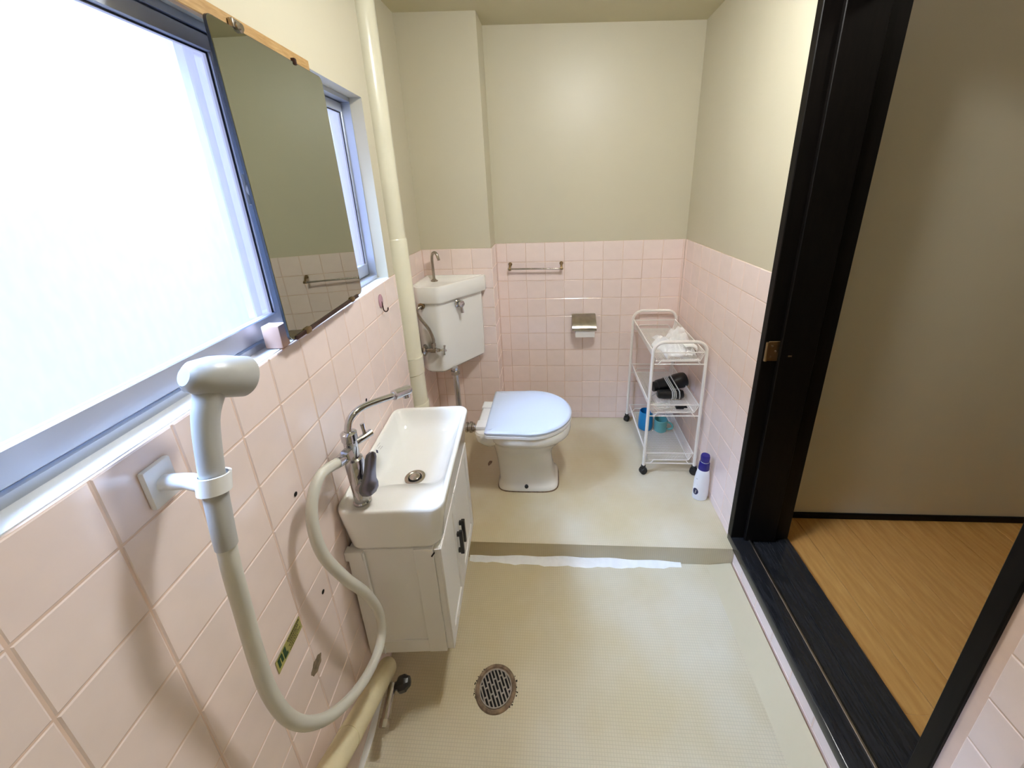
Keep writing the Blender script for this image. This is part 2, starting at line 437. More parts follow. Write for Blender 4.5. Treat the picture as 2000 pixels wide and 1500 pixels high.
# right wall with the doorway
DY0, DY1 = -0.895, -1.69
mb = MB().box((XR+PB, DY0, -0.16), (XR+0.2, 0.12, 2.35)).box((XR+PB, -2.9, -0.16), (XR+0.2, DY1, 2.35)).box((XR+PB, DY1, 1.93), (XR+0.2, DY0, 2.35)).box((XR+PB, DY1, -0.16), (XR+0.2, DY0, -0.012))
wrt = struct('wall_right', mb, 'paint', (XR+0.1, -0.45, 0))
rto = -OFF[wrt]
mb = MB().box((XR+0.0012, DY0-0.01, -0.02), (XR+PB+0.002, 0.0, ZT-0.001)).box((XR+0.0012, -2.25, ZL), (XR+PB+0.002, DY1, ZT-0.001)).box((XR+0.0012, DY1, ZL), (XR+PB+0.002, -0.942, -0.012))
part('grout', mb, 'grout', wrt, smooth_=False)
tile_wall(wrt, rto+Vector((XR, 0, 0)), (0, -1, 0), (0, 0, 1), (-1, 0, 0), 0.0, -DY0-0.012, 0.0, ZT, 0.028, ZT-11*TP)
tile_wall(wrt, rto+Vector((XR, 0, 0)), (0, -1, 0), (0, 0, 1), (-1, 0, 0), 0.944, -DY1, ZL+0.016, -0.012, 0.028, ZT-12*TP)
tile_wall(wrt, rto+Vector((XR, 0, 0)), (0, -1, 0), (0, 0, 1), (-1, 0, 0), -DY1+0.03, 2.2, ZL+0.016, ZT, 0.028, ZT-11*TP)

# left wall (own frame: x out of the wall, y along it)
WY0, WY1, WZ0, WZ1 = -0.80, -1.95, 1.136, 1.742
LEND = -0.735
mb = MB()
for a, b in [((-0.16, -2.9, -0.16), (-PB, LEND, WZ0-0.02)), ((-0.16, -2.9, WZ1), (-PB, LEND, 2.35)),
             ((-0.16, WY0, WZ0-0.02), (-PB, LEND, WZ1)), ((-0.16, -2.9, WZ0-0.02), (-PB, WY1, WZ1))]: mb.box(a, b)
wl = struct('wall_left', mb, 'paint', (-0.08, -1.6, 0), FL)
lo = -OFF[wl]
part('grout', MB().box((-PB-0.002, -2.3, -0.16), (-0.0012, LEND-0.002, WZ0-0.001)), 'grout', wl, smooth_=False)
tile_wall(wl, lo, (0, 1, 0), (0, 0, 1), (1, 0, 0), -2.3, LEND-0.003, ZL+0.004, WZ0, -1.636, 1.033)
bead = [[Vector((0.0, y, ZL)), Vector((0.012+0.003*math.sin(y*40), y, ZL)), Vector((0.005, y, ZL+0.006)), Vector((0.0, y, ZL+0.016+0.003*math.sin(y*27)))] for y in [-1.35-0.03*i for i in range(26)]]
struct('trim_3', MB().loft(bead), 'caulk', frame=FL, smooth_=True)

# rear wall behind the camera
struct('wall_front', MB().box((-0.9, -2.9, -0.16), (XR+0.25, -2.78, 2.35)), 'paint')

# window in the left wall
win = thing('window_1', (-0.07, (WY0+WY1)/2, WZ0), FL); tag(win, kind='structure')
part('sill', MB().box((-0.16, WY1, WZ0-0.018), (-0.0055, WY0, WZ0+0.001), 0.001), 'marble', win)
fx0, fx1 = -0.115, -0.045
mb = MB().box((fx0, WY0-0.006, WZ0), (fx1, WY0, WZ1)).box((fx0, WY1, WZ0), (fx1, WY1+0.016, WZ1)).box((fx0, WY1, WZ1-0.016), (fx1, WY0, WZ1)).box((fx0, WY1, WZ0), (fx1, WY0, WZ0+0.014))
mb.box((-0.082, WY1+0.016, WZ0+0.014), (-0.079, WY0-0.016, WZ0+0.024)).box((-0.082, WY1+0.016, WZ1-0.026), (-0.079, WY0-0.016, WZ1-0.016))
part('window_frame', mb, 'alu', win, smooth_=False)
mb = MB().box((-0.046, WY0-0.003, WZ0), (-0.004, WY0, WZ1)).box((-0.046, WY1, WZ1-0.003), (-0.004, WY0, WZ1)).box((-0.046, WY1, WZ0), (-0.004, WY1+0.003, WZ1))
part('reveal_lining', mb, 'paint', win, smooth_=False)
def sash(xa, xb, ya, yb, st, sr):
    za, zb = WZ0+0.016, WZ1-0.018
    mb = MB().box((xa, ya, za), (xb, ya+st, zb), 0.002, 1).box((xa, yb-sr, za), (xb, yb, zb), 0.002, 1).box((xa, ya, za), (xb, yb, za+0.042), 0.002, 1).box((xa, ya, zb-0.028), (xb, yb, zb), 0.002, 1)
    s = part('sash', mb, 'alu', win)
    xm = (xa+xb)/2
    part('gasket', MB().box((xm-0.004, ya+st-0.001, za+0.041), (xm+0.004, ya+st+0.003, zb-0.027)).box((xm-0.004, yb-sr-0.003, za+0.041), (xm+0.004, yb-sr+0.001, zb-0.027)).box((xm-0.004, ya+st, zb-0.031), (xm+0.004, yb-sr, zb-0.027)), 'gasket', s, smooth_=False)
    part('pane', MB().box((xm-0.0025, ya+st+0.001, za+0.042), (xm+0.0025, yb-sr-0.001, zb-0.028)), 'pane', s, smooth_=False)
    return s
sash(-0.090, -0.072, -1.43, WY0-0.006, 0.022, 0.009)
s1 = sash(-0.070, -0.050, WY1+0.017, -1.375, 0.026, 0.022)
lk = MB().box((-0.050, -1.400, 1.425), (-0.046, -1.378, 1.485), 0.002, 1).lathe([(0.012, 0), (0.012, 0.010), (0.007, 0.013)], (-0.046, -1.389, 1.455), (1, 0, 0), 16).tube([(-0.038, -1.389, 1.462), (-0.036, -1.395, 1.478), (-0.036, -1.404, 1.488)], 0.004, 8)
part('crescent_lock', lk, 'grey', s1)

# neighbouring house close outside the window
struct('wall_outside', MB().box((-1.2, -3.6, -0.5), (-0.95, 1.2, 2.15)), 'outside', frame=FL)

# doorway
door = thing('door_1', (XR+0.1, (DY0+DY1)/2, 0.0)); tag(door, kind='structure')
DX0, DX1 = XR-0.006, 1.000
part('jamb', MB().box((DX0, DY0-0.018, 0.03), (DX1, DY0+0.012, 1.96), 0.002, 1).box((DX0+0.050, DY0-0.032, 0.03), (DX1-0.06, DY0-0.017, 1.95), 0.002, 1), 'dark', door)
part('jamb', MB().box((DX0, DY1-0.012, 0.03), (DX1, DY1+0.018, 1.96), 0.002, 1).box((DX0+0.050, DY1+0.017, 0.03), (DX1-0.06, DY1+0.032, 1.95), 0.002, 1), 'dark', door)
part('head', MB().box((DX0, DY1-0.012, 1.93), (DX1, DY0+0.012, 1.965), 0.002, 1), 'dark', door)
th = part('threshold', MB().box((DX0, DY1-0.012, -0.010), (DX0+0.068, DY0+0.012, 0.030), 0.004, 2).box((DX0+0.068, DY1-0.012, -0.010), (DX1+0.01, DY0+0.012, 0.020), 0.002, 1), 'sillwood', door)
part('threshold_rail', MB().box((DX0+0.066, DY1, 0.018), (DX0+0.074, DY0-0.02, 0.034), 0.0015, 1), 'steel', th)
part('threshold_rail', MB().box((DX0+0.140, DY1, 0.018), (DX0+0.143, DY0-0.03, 0.023)), 'rubber', th)
hy = DY0-0.018
hg = part('hinge', MB().box((DX0+0.014, hy-0.0025, 0.838), (DX0+0.052, hy, 0.912), 0.001, 1).cyl((DX0+0.008, hy-0.006, 0.840), (DX0+0.008, hy-0.006, 0.910), 0.0055, 12), 'brass', door)
for dx, dz in ((0.026, 0.855), (0.040, 0.875), (0.026, 0.895)):
    part('screw', MB().lathe([(0.0042, 0), (0.0036, 0.0012)], (DX0+dx, hy-0.0024, dz), (0, -1, 0), 10), 'steel', hg)
part('strike_pin', MB().box((DX0+0.075, hy-0.017, 0.860), (DX0+0.088, hy-0.014, 0.866)), 'steel', door)

# hallway beyond the doorway
hf = tag(part('floor', MB().box((1.0, -2.9, -0.16), (2.45, -0.765, -0.008)), 'dark', None, (1.7, -1.8, 0), smooth_=False), kind='structure')
pm = {}
pw = 0.10
for i in range(14):
    for j in range(3):
        ya, yb = [-2.9, -2.3-0.13*(i % 3), -1.45-0.2*(i % 2), -0.768][j:j+2]
        key = (i % 6, j)
        xa = 1.012+i*pw
        mbp = MB().box((-pw/2+0.0008, ya-yb, -0.007), (pw/2-0.0008, 0, 0.0), 0.0012, 1)
        if key not in pm:
            pl = part('plank', mbp, 'plank', None, (0, 0, 0)); pm[key] = pl.data
        else:
            pl = bpy.data.objects.new('plank', pm[key]); C.objects.link(pl)
        pl.parent = hf; pl.matrix_local = Matrix.Translation((xa+pw/2-1.7, yb-0.0008+1.8, 0.0))
struct('wall_hall', MB().box((0.97, -0.768, -0.16), (2.5, -0.66, 2.4)), 'paint')
struct('wall_hall_end', MB().box((2.41, -2.9, -0.16), (2.5, -0.76, 2.4)), 'paint')
struct('wall_hall_front', MB().box((0.95, -2.9, -0.16), (2.5, -2.8, 2.4)), 'paint')
struct('baseboard_hall', MB().box((1.0, -0.778, 0.0), (2.41, -0.767, 0.028), 0.002, 1), 'dark')
struct('baseboard_hall_end', MB().box((2.40, -2.8, 0.0), (2.412, -0.779, 0.028), 0.002, 1), 'dark')
struct('ceiling', MB().box((0.93, -2.95, 2.33), (2.5, -0.66, 2.45)), 'paint')

# ================================================================== LAMPS
def lamp(base, label, m):
    t = thing('ceiling_lamp', base); tag(t, label, 'lamp'); x, y, z = base
    part('lamp_base', MB().lathe([(0.10, 0.0), (0.105, -0.012), (0.10, -0.024)], (x, y, z), (0, 0, 1), 32), 'plastic', t)
    part('lamp_shade', MB().lathe([(0.093, -0.022), (0.096, -0.04), (0.085, -0.065), (0.055, -0.082), (0.015, -0.089)], (x, y, z), (0, 0, 1), 32), m, t)
lamp((0.26, -1.20, zc(0.26)-0.001), 'round white ceiling lamp above the lower bathroom floor', 'lamp')
lamp((1.65, -1.75, 2.329), 'added round white fill lamp in the hall outside the doorway', 'hall_fill')  # unseen lamp, added only to give the hall some light

# ================================================================== VERTICAL PIPE IN THE RECESS
px, py = -0.601, -0.634
vp = thing('drain_pipe', (px, py, 0.0)); tag(vp, 'thick cream painted vertical pipe in the corner beside the window', 'pipe')
part('upper_pipe', MB().cyl((px, py, 1.24), (px, py, zc(px)-0.002), 0.048, 36), 'pipe', vp)
part('sleeve', MB().lathe([(0.052, 0.47), (0.052, 1.256), (0.0485, 1.262)], (px, py, 0), (0, 0, 1), 36), 'pipe', vp)
part('collar', MB().lathe([(0.055, 0.455), (0.0565, 0.462), (0.0565, 0.50), (0.053, 0.506)], (px, py, 0), (0, 0, 1), 36), 'pipe', vp)
part('lower_pipe', MB().cyl((px, py, 0.0), (px, py, 0.46), 0.040, 30), 'pipe', vp)
part('clamp', MB().lathe([(0.0525, 0.655), (0.0555, 0.658), (0.0555, 0.735), (0.0525, 0.738)], (px, py, 0), (0, 0, 1), 36), 'pipe', vp)

# ================================================================== TANK, VALVE, TOILET
ZTB = 0.545
tank = thing('toilet_tank', (-0.50, -0.25, ZTB)); tag(tank, 'white ceramic corner cistern mounted high in the tiled corner', 'cistern')
plan = [(-0.638, -0.178), (-0.638, -0.395), (-0.602, -0.436), (-0.512, -0.440), (-0.345, -0.205), (-0.345, -0.178)]
planl = [(-0.648, -0.170), (-0.648, -0.405), (-0.606, -0.450), (-0.500, -0.455), (-0.318, -0.205), (-0.318, -0.170)]
rb = [0.006, 0.02, 0.03, 0.03, 0.015, 0.006]
def rings(pl, spec, k=5): return [rpoly(pl, [max(0.001, x-ins*0.3) for x in rb], k, z, ins) for ins, z in spec]
plan = plan[::-1] if sum((plan[i-1][0]*plan[i][1]-plan[i][0]*plan[i-1][1]) for i in range(6)) < 0 else plan
planl = planl[::-1] if sum((planl[i-1][0]*planl[i][1]-planl[i][0]*planl[i-1][1]) for i in range(6)) < 0 else planl
part('tank_body', MB().loft(rings(plan, [(0.03, ZTB), (0.016, ZTB+0.003), (0.006, ZTB+0.014), (0.004, ZTB+0.03), (0.0, 0.74), (-0.002, 0.93)])), 'ceramic2', tank)
part('tank_lid', MB().loft(rings(planl, [(0.02, 0.928), (0.002, 0.926), (0.0, 0.930), (0.0, 0.996), (0.003, 1.004), (0.009, 1.007), (0.018, 1.006), (0.030, 0.994), (0.055, 0.984), (0.075, 0.982)])), 'ceramic2', tank)
sx_, sy_ = -0.585, -0.225
part('spout', MB().lathe([(0.020, 0.0), (0.020, 0.003), (0.013, 0.007), (0.010, 0.012)], (sx_, sy_, 0.984), (0, 0, 1), 20)
     .tube([(sx_, sy_, 0.99), (sx_, sy_, 1.06), (sx_+0.001, sy_-0.001, 1.105), (sx_+0.007, sy_-0.004, 1.128), (sx_+0.020, sy_-0.010, 1.138), (sx_+0.033, sy_-0.016, 1.130), (sx_+0.040, sy_-0.020, 1.110), (sx_+0.043, sy_-0.021, 1.098)], 0.0075, 12, 4), 'steel', tank)
fd = Vector((0.814, -0.581, 0)).normalized(); fb = Vector((-0.440, -0.342, 0.896))
lv = part('flush_lever', MB().lathe([(0.021, -0.004), (0.021, 0.006), (0.017, 0.010), (0.010, 0.012), (0.010, 0.022), (0.017, 0.024), (0.019, 0.030), (0.016, 0.036), (0.006, 0.038)], fb, fd, 24)
     .tube([fb+fd*0.028, fb+fd*0.030+Vector((0, 0, -0.02)), fb+fd*0.033+Vector((0, 0, -0.046))], [0.007, 0.007, 0.0085], 10), 'chrome', tank)

vx, vy, vz = -0.597, -0.462, 0.688
val = thing('stop_valve', (vx, vy, vz)); tag(val, 'chrome angle stop valve with cross handle in front of the cistern', 'valve')
part('nipple', MB().cyl((-0.6545, vy, vz), (vx+0.012, vy, vz), 0.011, 16), 'steel', val)
part('escutcheon', MB().lathe([(0.031, 0), (0.031, 0.004), (0.025, 0.010), (0.014, 0.015)], (vx, vy, vz), (1, 0, 0), 28), 'steel', val)
part('valve_body', MB().lathe([(0.010, 0.01), (0.010, 0.03), (0.013, 0.032), (0.013, 0.062), (0.010, 0.065), (0.0085, 0.078), (0.005, 0.080), (0.005, 0.098)], (vx, vy, vz), (1, 0, 0), 20)
     .lathe([(0.009, 0), (0.009, 0.018), (0.012, 0.019), (0.012, 0.036), (0.007, 0.038)], (vx+0.048, vy, vz), (0, 0.1, 1), 8), 'steel', val, ang=25)
hx = vx+0.098
mb = MB().lathe([(0.008, -0.004), (0.009, 0.0), (0.008, 0.007), (0.004, 0.009)], (hx, vy, vz), (1, 0, 0), 16)
for k in range(4):
    a = PI/4+k*PI/2+0.3; mb.tube([(hx+0.002, vy, vz), (hx+0.002, vy+0.014*math.cos(a), vz+0.014*math.sin(a)), (hx+0.002, vy+0.024*math.cos(a), vz+0.024*math.sin(a))], [0.004, 0.005, 0.0065], 8)
part('cross_handle', mb, 'chrome', val)
part('supply_tube', MB().tube([(vx+0.050, vy+0.002, vz+0.036), (vx+0.050, vy+0.003, vz+0.058), (vx+0.034, vy+0.004, vz+0.110), (vx+0.003, vy-0.004, vz+0.165), (vx-0.010, vy-0.006, vz+0.198), (vx-0.004, vy-0.002, vz+0.218), (vx+0.008, vy+0.016, vz+0.226)], 0.0075, 12, 6), 'steel', val)
part('union_nut', MB().lathe([(0.017, -0.012), (0.017, 0.004), (0.012, 0.008)], (vx+0.006, vy+0.016, vz+0.225), Vector((-0.1, -1, 0)), 8), 'brass', val, ang=25)

fp = thing('flush_pipe', (-0.47, -0.40, 0.30)); tag(fp, 'bent chrome flush pipe from the cistern down to the toilet', 'pipe')
part('pipe', MB().tube([(-0.472, -0.395, 0.560), (-0.472, -0.395, 0.45), (-0.472, -0.395, 0.36), (-0.470, -0.405, 0.325), (-0.462, -0.45, 0.305), (-0.452, -0.50, 0.300), (-0.435, -0.535, 0.300), (-0.40, -0.545, 0.300), (-0.350, -0.545, 0.300)], 0.0155, 18, 5), 'chrome', fp)
part('tank_nut', MB().lathe([(0.024, 0), (0.024, 0.02), (0.018, 0.022)], (-0.472, -0.395, 0.523), (0, 0, 1), 8), 'steel', fp, ang=25)
part('spud_nut', MB().lathe([(0.019, 0), (0.026, 0.003), (0.026, 0.013), (0.020, 0.015), (0.020, 0.021), (0.028, 0.023), (0.028, 0.034), (0.022, 0.036), (0.022, 0.046)], (-0.404, -0.545, 0.300), (1, 0, 0), 20), 'steel', fp)

CYT = -0.545
toi = thing('toilet', (-0.10, CYT, 0.0)); tag(toi, 'white ceramic toilet with closed lid standing on the raised floor', 'toilet')
sec = [(-0.095, 0.155, 0.150, 0.108, 0.000, 4.5), (-0.095, 0.155, 0.150, 0.108, 0.016, 4.5), (-0.095, 0.148, 0.144, 0.102, 0.024, 4.2), (-0.097, 0.140, 0.140, 0.094, 0.045, 3.8),
       (-0.100, 0.132, 0.142, 0.088, 0.10, 3.2), (-0.100, 0.128, 0.148, 0.090, 0.16, 2.9), (-0.098, 0.130, 0.156, 0.104, 0.205, 2.7), (-0.094, 0.150, 0.166, 0.128, 0.245, 2.5),
       (-0.088, 0.178, 0.178, 0.156, 0.285, 2.4), (-0.084, 0.197, 0.186, 0.174, 0.312, 2.35), (-0.082, 0.204, 0.192, 0.181, 0.318, 2.35), (-0.082, 0.207, 0.194, 0.185, 0.330, 2.35), (-0.082, 0.207, 0.196, 0.186, 0.352, 2.35), (-0.082, 0.203, 0.194, 0.182, 0.362, 2.35),
       (-0.082, 0.170, 0.160, 0.150, 0.364, 2.3)]
part('bowl', MB().loft([egg(c, CYT, af, ab, b, z, n, n+0.8) for c, af, ab, b, z, n in sec]), 'ceramic2', toi, ang=50)
part('rear_ledge', MB().loft([rrect(-0.330, -0.20, CYT-0.145, CYT+0.145, 0.035, z, 6, ins) for ins, z in [(0.035, 0.268), (0.020, 0.285), (0.004, 0.312), (0, 0.352), (0.004, 0.360), (0.012, 0.363)]]), 'ceramic2', toi)
def dring(z, ins, xb=-0.272, xs=-0.075, af=0.203, b=0.192, k=40):
    out = [Vector((xb+ins, CYT-b*0.93+ins*0.5, z)), Vector((xb+ins, CYT+b*0.93-ins*0.5, z)), Vector((xb+ins+0.012, CYT+b*0.965-ins, z))]
    a0 = math.radians(100)
    for j in range(k+1):
        a = a0-2*a0*j/k
        out.append(Vector((xs+(af-ins)*math.cos(a)*(1.0 if math.cos(a) > 0 else 1.0), CYT+(b-ins)*math.sin(a)/math.sin(min(a0, PI/2)), z)))
    out.append(Vector((xb+ins+0.012, CYT-b*0.965+ins, z)))
    return out
part('seat', MB().loft([dring(0.3635, 0.008), dring(0.3645, 0.003), dring(0.368, 0.0), dring(0.380, 0.0), dring(0.383, 0.003)], True, True), 'plastic', toi)
part('lid', MB().loft([dring(0.3845, 0.004), dring(0.386, 0.0), dring(0.396, -0.001), dring(0.402, 0.004), dring(0.4045, 0.012), dring(0.406, 0.05), dring(0.4065, 0.12)], True, True), 'lidplastic', toi)
for s in (-1, 1):
    part('hinge_block', MB().box((-0.326, CYT+s*0.085-0.030, 0.360), (-0.262, CYT+s*0.085+0.030, 0.381), 0.006), 'plastic', toi)
part('hinge_cover', MB().box((-0.318, CYT-0.07, 0.362), (-0.270, CYT+0.07, 0.374), 0.004), 'plastic', toi)
part('floor_bolt', MB().lathe([(0.010, 0), (0.009, 0.008), (0.005, 0.012)], (-0.098, CYT-0.100, 0.026), (0, -0.6, 0.8), 14), 'rubber', toi)
part('floor_seal', MB().loft([egg(-0.095, CYT, 0.159, 0.154, 0.112, 0.0003, 4.5, 5), egg(-0.095, CYT, 0.157, 0.152, 0.110, 0.004, 4.5, 5)]), 'rust', toi)

# ================================================================== TOWEL BAR, PAPER HOLDER
tb = thing('towel_bar', (-0.054, -0.002, 1.0)); tag(tb, 'thin chrome towel bar screwed to the pink back wall', 'towel bar')
part('bar', MB().cyl((-0.212, -0.034, 1.002), (0.104, -0.034, 0.999), 0.005, 14), 'steel', tb)
for x in (-0.200, 0.094):
    b = part('bracket', MB().lathe([(0.011, 0), (0.011, 0.004), (0.007, 0.008)], (x, -0.0005, 1.024), (0, -1, 0), 16).tube([(x, -0.004, 1.024), (x, -0.020, 1.020), (x, -0.034, 1.001)], [0.007, 0.006, 0.0065], 10, 3).cyl((x-0.007, -0.034, 1.0005), (x+0.007, -0.034, 1.0005), 0.0085, 14), 'brass', tb)
    part('screw', MB().lathe([(0.004, 0), (0.003, 0.002)], (x, -0.0085, 1.026), (0, -1, 0), 8), 'steel', b)

ph = thing('paper_holder', (0.224, -0.002, 0.60)); tag(ph, 'small steel toilet paper holder on the pink back wall', 'paper holder')
part('back_plate', MB().box((0.156, -0.004, 0.625), (0.292, -0.0005, 0.718), 0.001, 1), 'steel', ph)
for x in (0.157, 0.290):
    part('arm', MB().loft([[Vector((x+dx, y, z)) for y, z in [(-0.002, 0.63), (-0.02, 0.625), (-0.055, 0.628), (-0.072, 0.645), (-0.055, 0.665), (-0.02, 0.70), (-0.002, 0.712)]] for dx in (-0.0012, 0.0012)]), 'steel', ph, smooth_=False)
cv = []
for y, z in [(-0.004, 0.716), (-0.020, 0.706), (-0.048, 0.688), (-0.072, 0.670), (-0.084, 0.656), (-0.088, 0.648), (-0.085, 0.640)]: cv.append((y, z))
mb = MB(); 
mb.loft([[Vector((x, y, z)) for y, z in cv]+[Vector((x, y+0.0005, z-0.002)) for y, z in reversed(cv)] for x in (0.154, 0.294)])
part('cover', mb, 'steel', ph, ang=50)
pr_ = thing('toilet_roll', (0.226, -0.046, 0.612)); tag(pr_, 'nearly used roll of white toilet paper in the steel holder', 'toilet roll')
part('roll', MB().lathe([(0.010, -0.056), (0.031, -0.056), (0.032, -0.053), (0.032, 0.053), (0.031, 0.056), (0.010, 0.056)], (0.228, -0.046, 0.640), (1, 0, 0), 28), 'paper', pr_)
part('loose_sheet', MB().box((0.172, -0.0785, 0.596), (0.284, -0.0770, 0.645), 0.0004, 1), 'paper', pr_)

# ================================================================== TROLLEY
XA, XB, YA, YB = 0.507, 0.757, -0.508, -0.035
cart = thing('wire_trolley', ((XA+XB)/2, (YA+YB)/2, 0.0)); tag(cart, 'white wire three-tier trolley on casters in the right back corner', 'trolley')
for y in (YA, YB):
    part('end_frame', MB().tube([(XA-0.004, y, 0.045), (XA, y, 0.35), (XA+0.003, y, 0.690)]+[(XA+0.003+0.052*(1-math.cos(a)), y, 0.690+0.052*math.sin(a)) for a in [i*PI/12 for i in range(1, 7)]]
         + [(XB-0.003-0.052*(1-math.cos(a)), y, 0.690+0.052*math.sin(a)) for a in [PI/2-i*PI/12 for i in range(0, 7)]] + [(XB, y, 0.35), (XB+0.002, y, 0.045)], 0.0078, 14), 'wire', cart)
wm = None
for zr in (0.686, 0.405, 0.123):
    zb = zr-0.050; t = 0.0022
    xi, xo, ya, yb = XA+0.008, XB-0.008, YA+0.006, YB-0.006
    tr = part('tray', MB().tube([(xi, ya, zr), (xo, ya, zr), (xo, yb, zr), (xi, yb, zr), (xi, ya, zr)], 0.0030, 8)
        .tube([(xi+0.014, ya+0.012, zb), (xo-0.014, ya+0.012, zb), (xo-0.014, yb-0.012, zb), (xi+0.014, yb-0.012, zb), (xi+0.014, ya+0.012, zb)], 0.0026, 8), 'wire', cart)
    for cx_, cy_ in ((xi, ya), (xo, ya), (xo, yb), (xi, yb)):
        part('corner_wire', MB().tube([(cx_, cy_, zr), (cx_+(0.014 if cx_ == xi else -0.014), cy_+(0.012 if cy_ == ya else -0.012), zb)], 0.0022, 6), 'wire', tr)
    for y, s in ((YA, 1), (YB, -1)):
        yy = y+s*0.001
        part('end_rail', MB().tube([(XA, yy, zb-0.008), (XB, yy, zb-0.008)], 0.0030, 8).tube([(XA+0.026, yy-s*0.004, zb-0.008), (XA+0.038, yy-s*0.004, zb+0.006), (XA+0.044, yy-s*0.004, zb+0.016), (XB-0.044, yy-s*0.004, zb+0.016), (XB-0.038, yy-s*0.004, zb+0.006), (XB-0.026, yy-s*0.004, zb-0.008)], 0.0026, 8), 'wire', tr)
    if wm is None:
        mb = MB(); r = 0.00085
        n1, n2 = 26, 48
        ax0, ax1, ay0, ay1 = xi+0.014, xo-0.014, ya+0.012, yb-0.012
        for i in range(n1):
            x = ax0+(ax1-ax0)*(i+0.5)/n1
            mb.box((x-r, ay0, zb-r), (x+r, ay1, zb+r))
        for i in range(n2):
            y = ay0+(ay1-ay0)*(i+0.5)/n2
            mb.box((ax0, y-r, zb-r), (ax1, y+r, zb+r))
        for s, xw0, xw1 in ((1, xi, ax0), (-1, xo, ax1)):      # sloping mesh sides
            for i in range(n2):
                y = ay0+(ay1-ay0)*(i+0.5)/n2
                mb.tube([(xw0, y, zr), (xw1, y, zb)], r, 4, cap=False)
            for q in range(1, 7):
                tt = q/7; mb.box((xw0+(xw1-xw0)*tt-r, ay0, zr+(zb-zr)*tt-r), (xw0+(xw1-xw0)*tt+r, ay1, zr+(zb-zr)*tt+r))
        wmo = part('wire_mesh', mb, 'wire', tr, smooth_=False); tag(wmo, kind='stuff'); wm = wmo.data; wz = zr
    else:
        wmo = bpy.data.objects.new('wire_mesh', wm); C.objects.link(wmo); wmo.parent = tr; wmo.location = (0, 0, zr-wz); tag(wmo, kind='stuff')
for x, y, a in ((XA-0.004, YA, 0.4), (XB+0.002, YA, -0.5), (XA-0.004, YB, 0.9), (XB+0.002, YB, 0.2)):
    ca, sa = math.cos(a), math.sin(a)
    c = part('caster', MB().lathe([(0.006, 0.0), (0.011, 0.002), (0.012, 0.010), (0.009, 0.014)], (x, y, 0.040), (0, 0, 1), 14).loft([[Vector((x+ca*u+sa*v, y+sa*u-ca*v, z)) for u, z in ((-0.016, 0.018), (-0.014, 0.036), (0.0, 0.045), (0.014, 0.036), (0.016, 0.018))] for v in (-0.010, -0.004, 0.004, 0.010)]), 'black', cart)
    part('wheel', MB().lathe([(0.008, -0.015), (0.017, -0.013), (0.0195, -0.008), (0.0195, 0.008), (0.017, 0.013), (0.008, 0.015)], (x, y, 0.0195), (sa, -ca, 0), 20), 'rubber', c)

# crumpled towel on the top tray (rests on the mesh at z=.637)
def towel():
    nu, nv = 46, 40; zt_ = 0.641
    cx_, cy_ = 0.664, -0.335
    vv, ff = [], []
    for i in range(nu):
        for j in range(nv):
            u = i/(nu-1)*2-1; v = j/(nv-1)*2-1
            sx = 0.086*(1+0.12*math.sin(3*v+1)+0.08*math.sin(7*v)); sy = 0.125*(1+0.10*math.sin(4*u))
            x = cx_+u*sx+0.008*math.sin(5*v+2*u); y = cy_+v*sy+0.008*math.sin(6*u+v)
            x = max(XA+0.028, min(XB-0.026, x))
            e = max(0.0, 1-max(abs(u), abs(v))**3.0)
            h = 0.070*e*(0.75+0.25*math.sin(2.2*u+1.0)*math.cos(1.8*v)) + 0.018*e*math.sin(6.5*u+3.1*v) + 0.012*e*math.sin(11*v-5*u) + 0.008*e*math.sin(17*u+3*v)
            h += 0.030*math.exp(-((u-0.5)**2+(v-0.55)**2)/0.10)
            vv.append((x, y, zt_+max(0.0, h)))
    for i in range(nu-1):
        for j in range(nv-1):
            a = i*nv+j; ff.append((a, a+nv, a+nv+1, a+1))
    mb = MB().add(vv, ff)
    k = len(mb.v)            # closed underside
    low = [(x, y, zt_-0.0035) for x, y, z in vv]
    mb.v += low; mb.f += [tuple(reversed([q+k for q in f])) for f in ff]
    ring = [i*nv for i in range(nu)]+[(nu-1)*nv+j for j in range(1, nv)]+[i*nv+nv-1 for i in range(nu-2, -1, -1)]+[j for j in range(nv-2, 0, -1)]
    for a, b in zip(ring, ring[1:]+ring[:1]): mb.f.append((a, b, b+k, a+k))
    return mb
tw = thing('towel', (0.664, -0.335, 0.6375)); tag(tw, 'crumpled white towel lying on the top tray of the trolley', 'towel')
part('cloth', towel(), 'towel', tw, ang=80)
fold = []
for i in range(15):                              # rolled-over corner at the front right
    a = -0.5+i/14*2.6
    fold.append([Vector((0.690+0.050*math.cos(a)*(0.75+0.25*t_)+0.004, -0.452+0.030*t_, 0.671+0.032*math.sin(a)*(0.8+0.2*t_))) for t_ in (0, 0.5, 1)]+[Vector((0.690+0.046*math.cos(a)*(0.75+0.25*t_)+0.004, -0.452+0.030*t_, 0.671+0.028*math.sin(a)*(0.8+0.2*t_))) for t_ in (1, 0.5, 0)])
part('folded_corner', MB().loft(fold), 'towel', tw, ang=80)

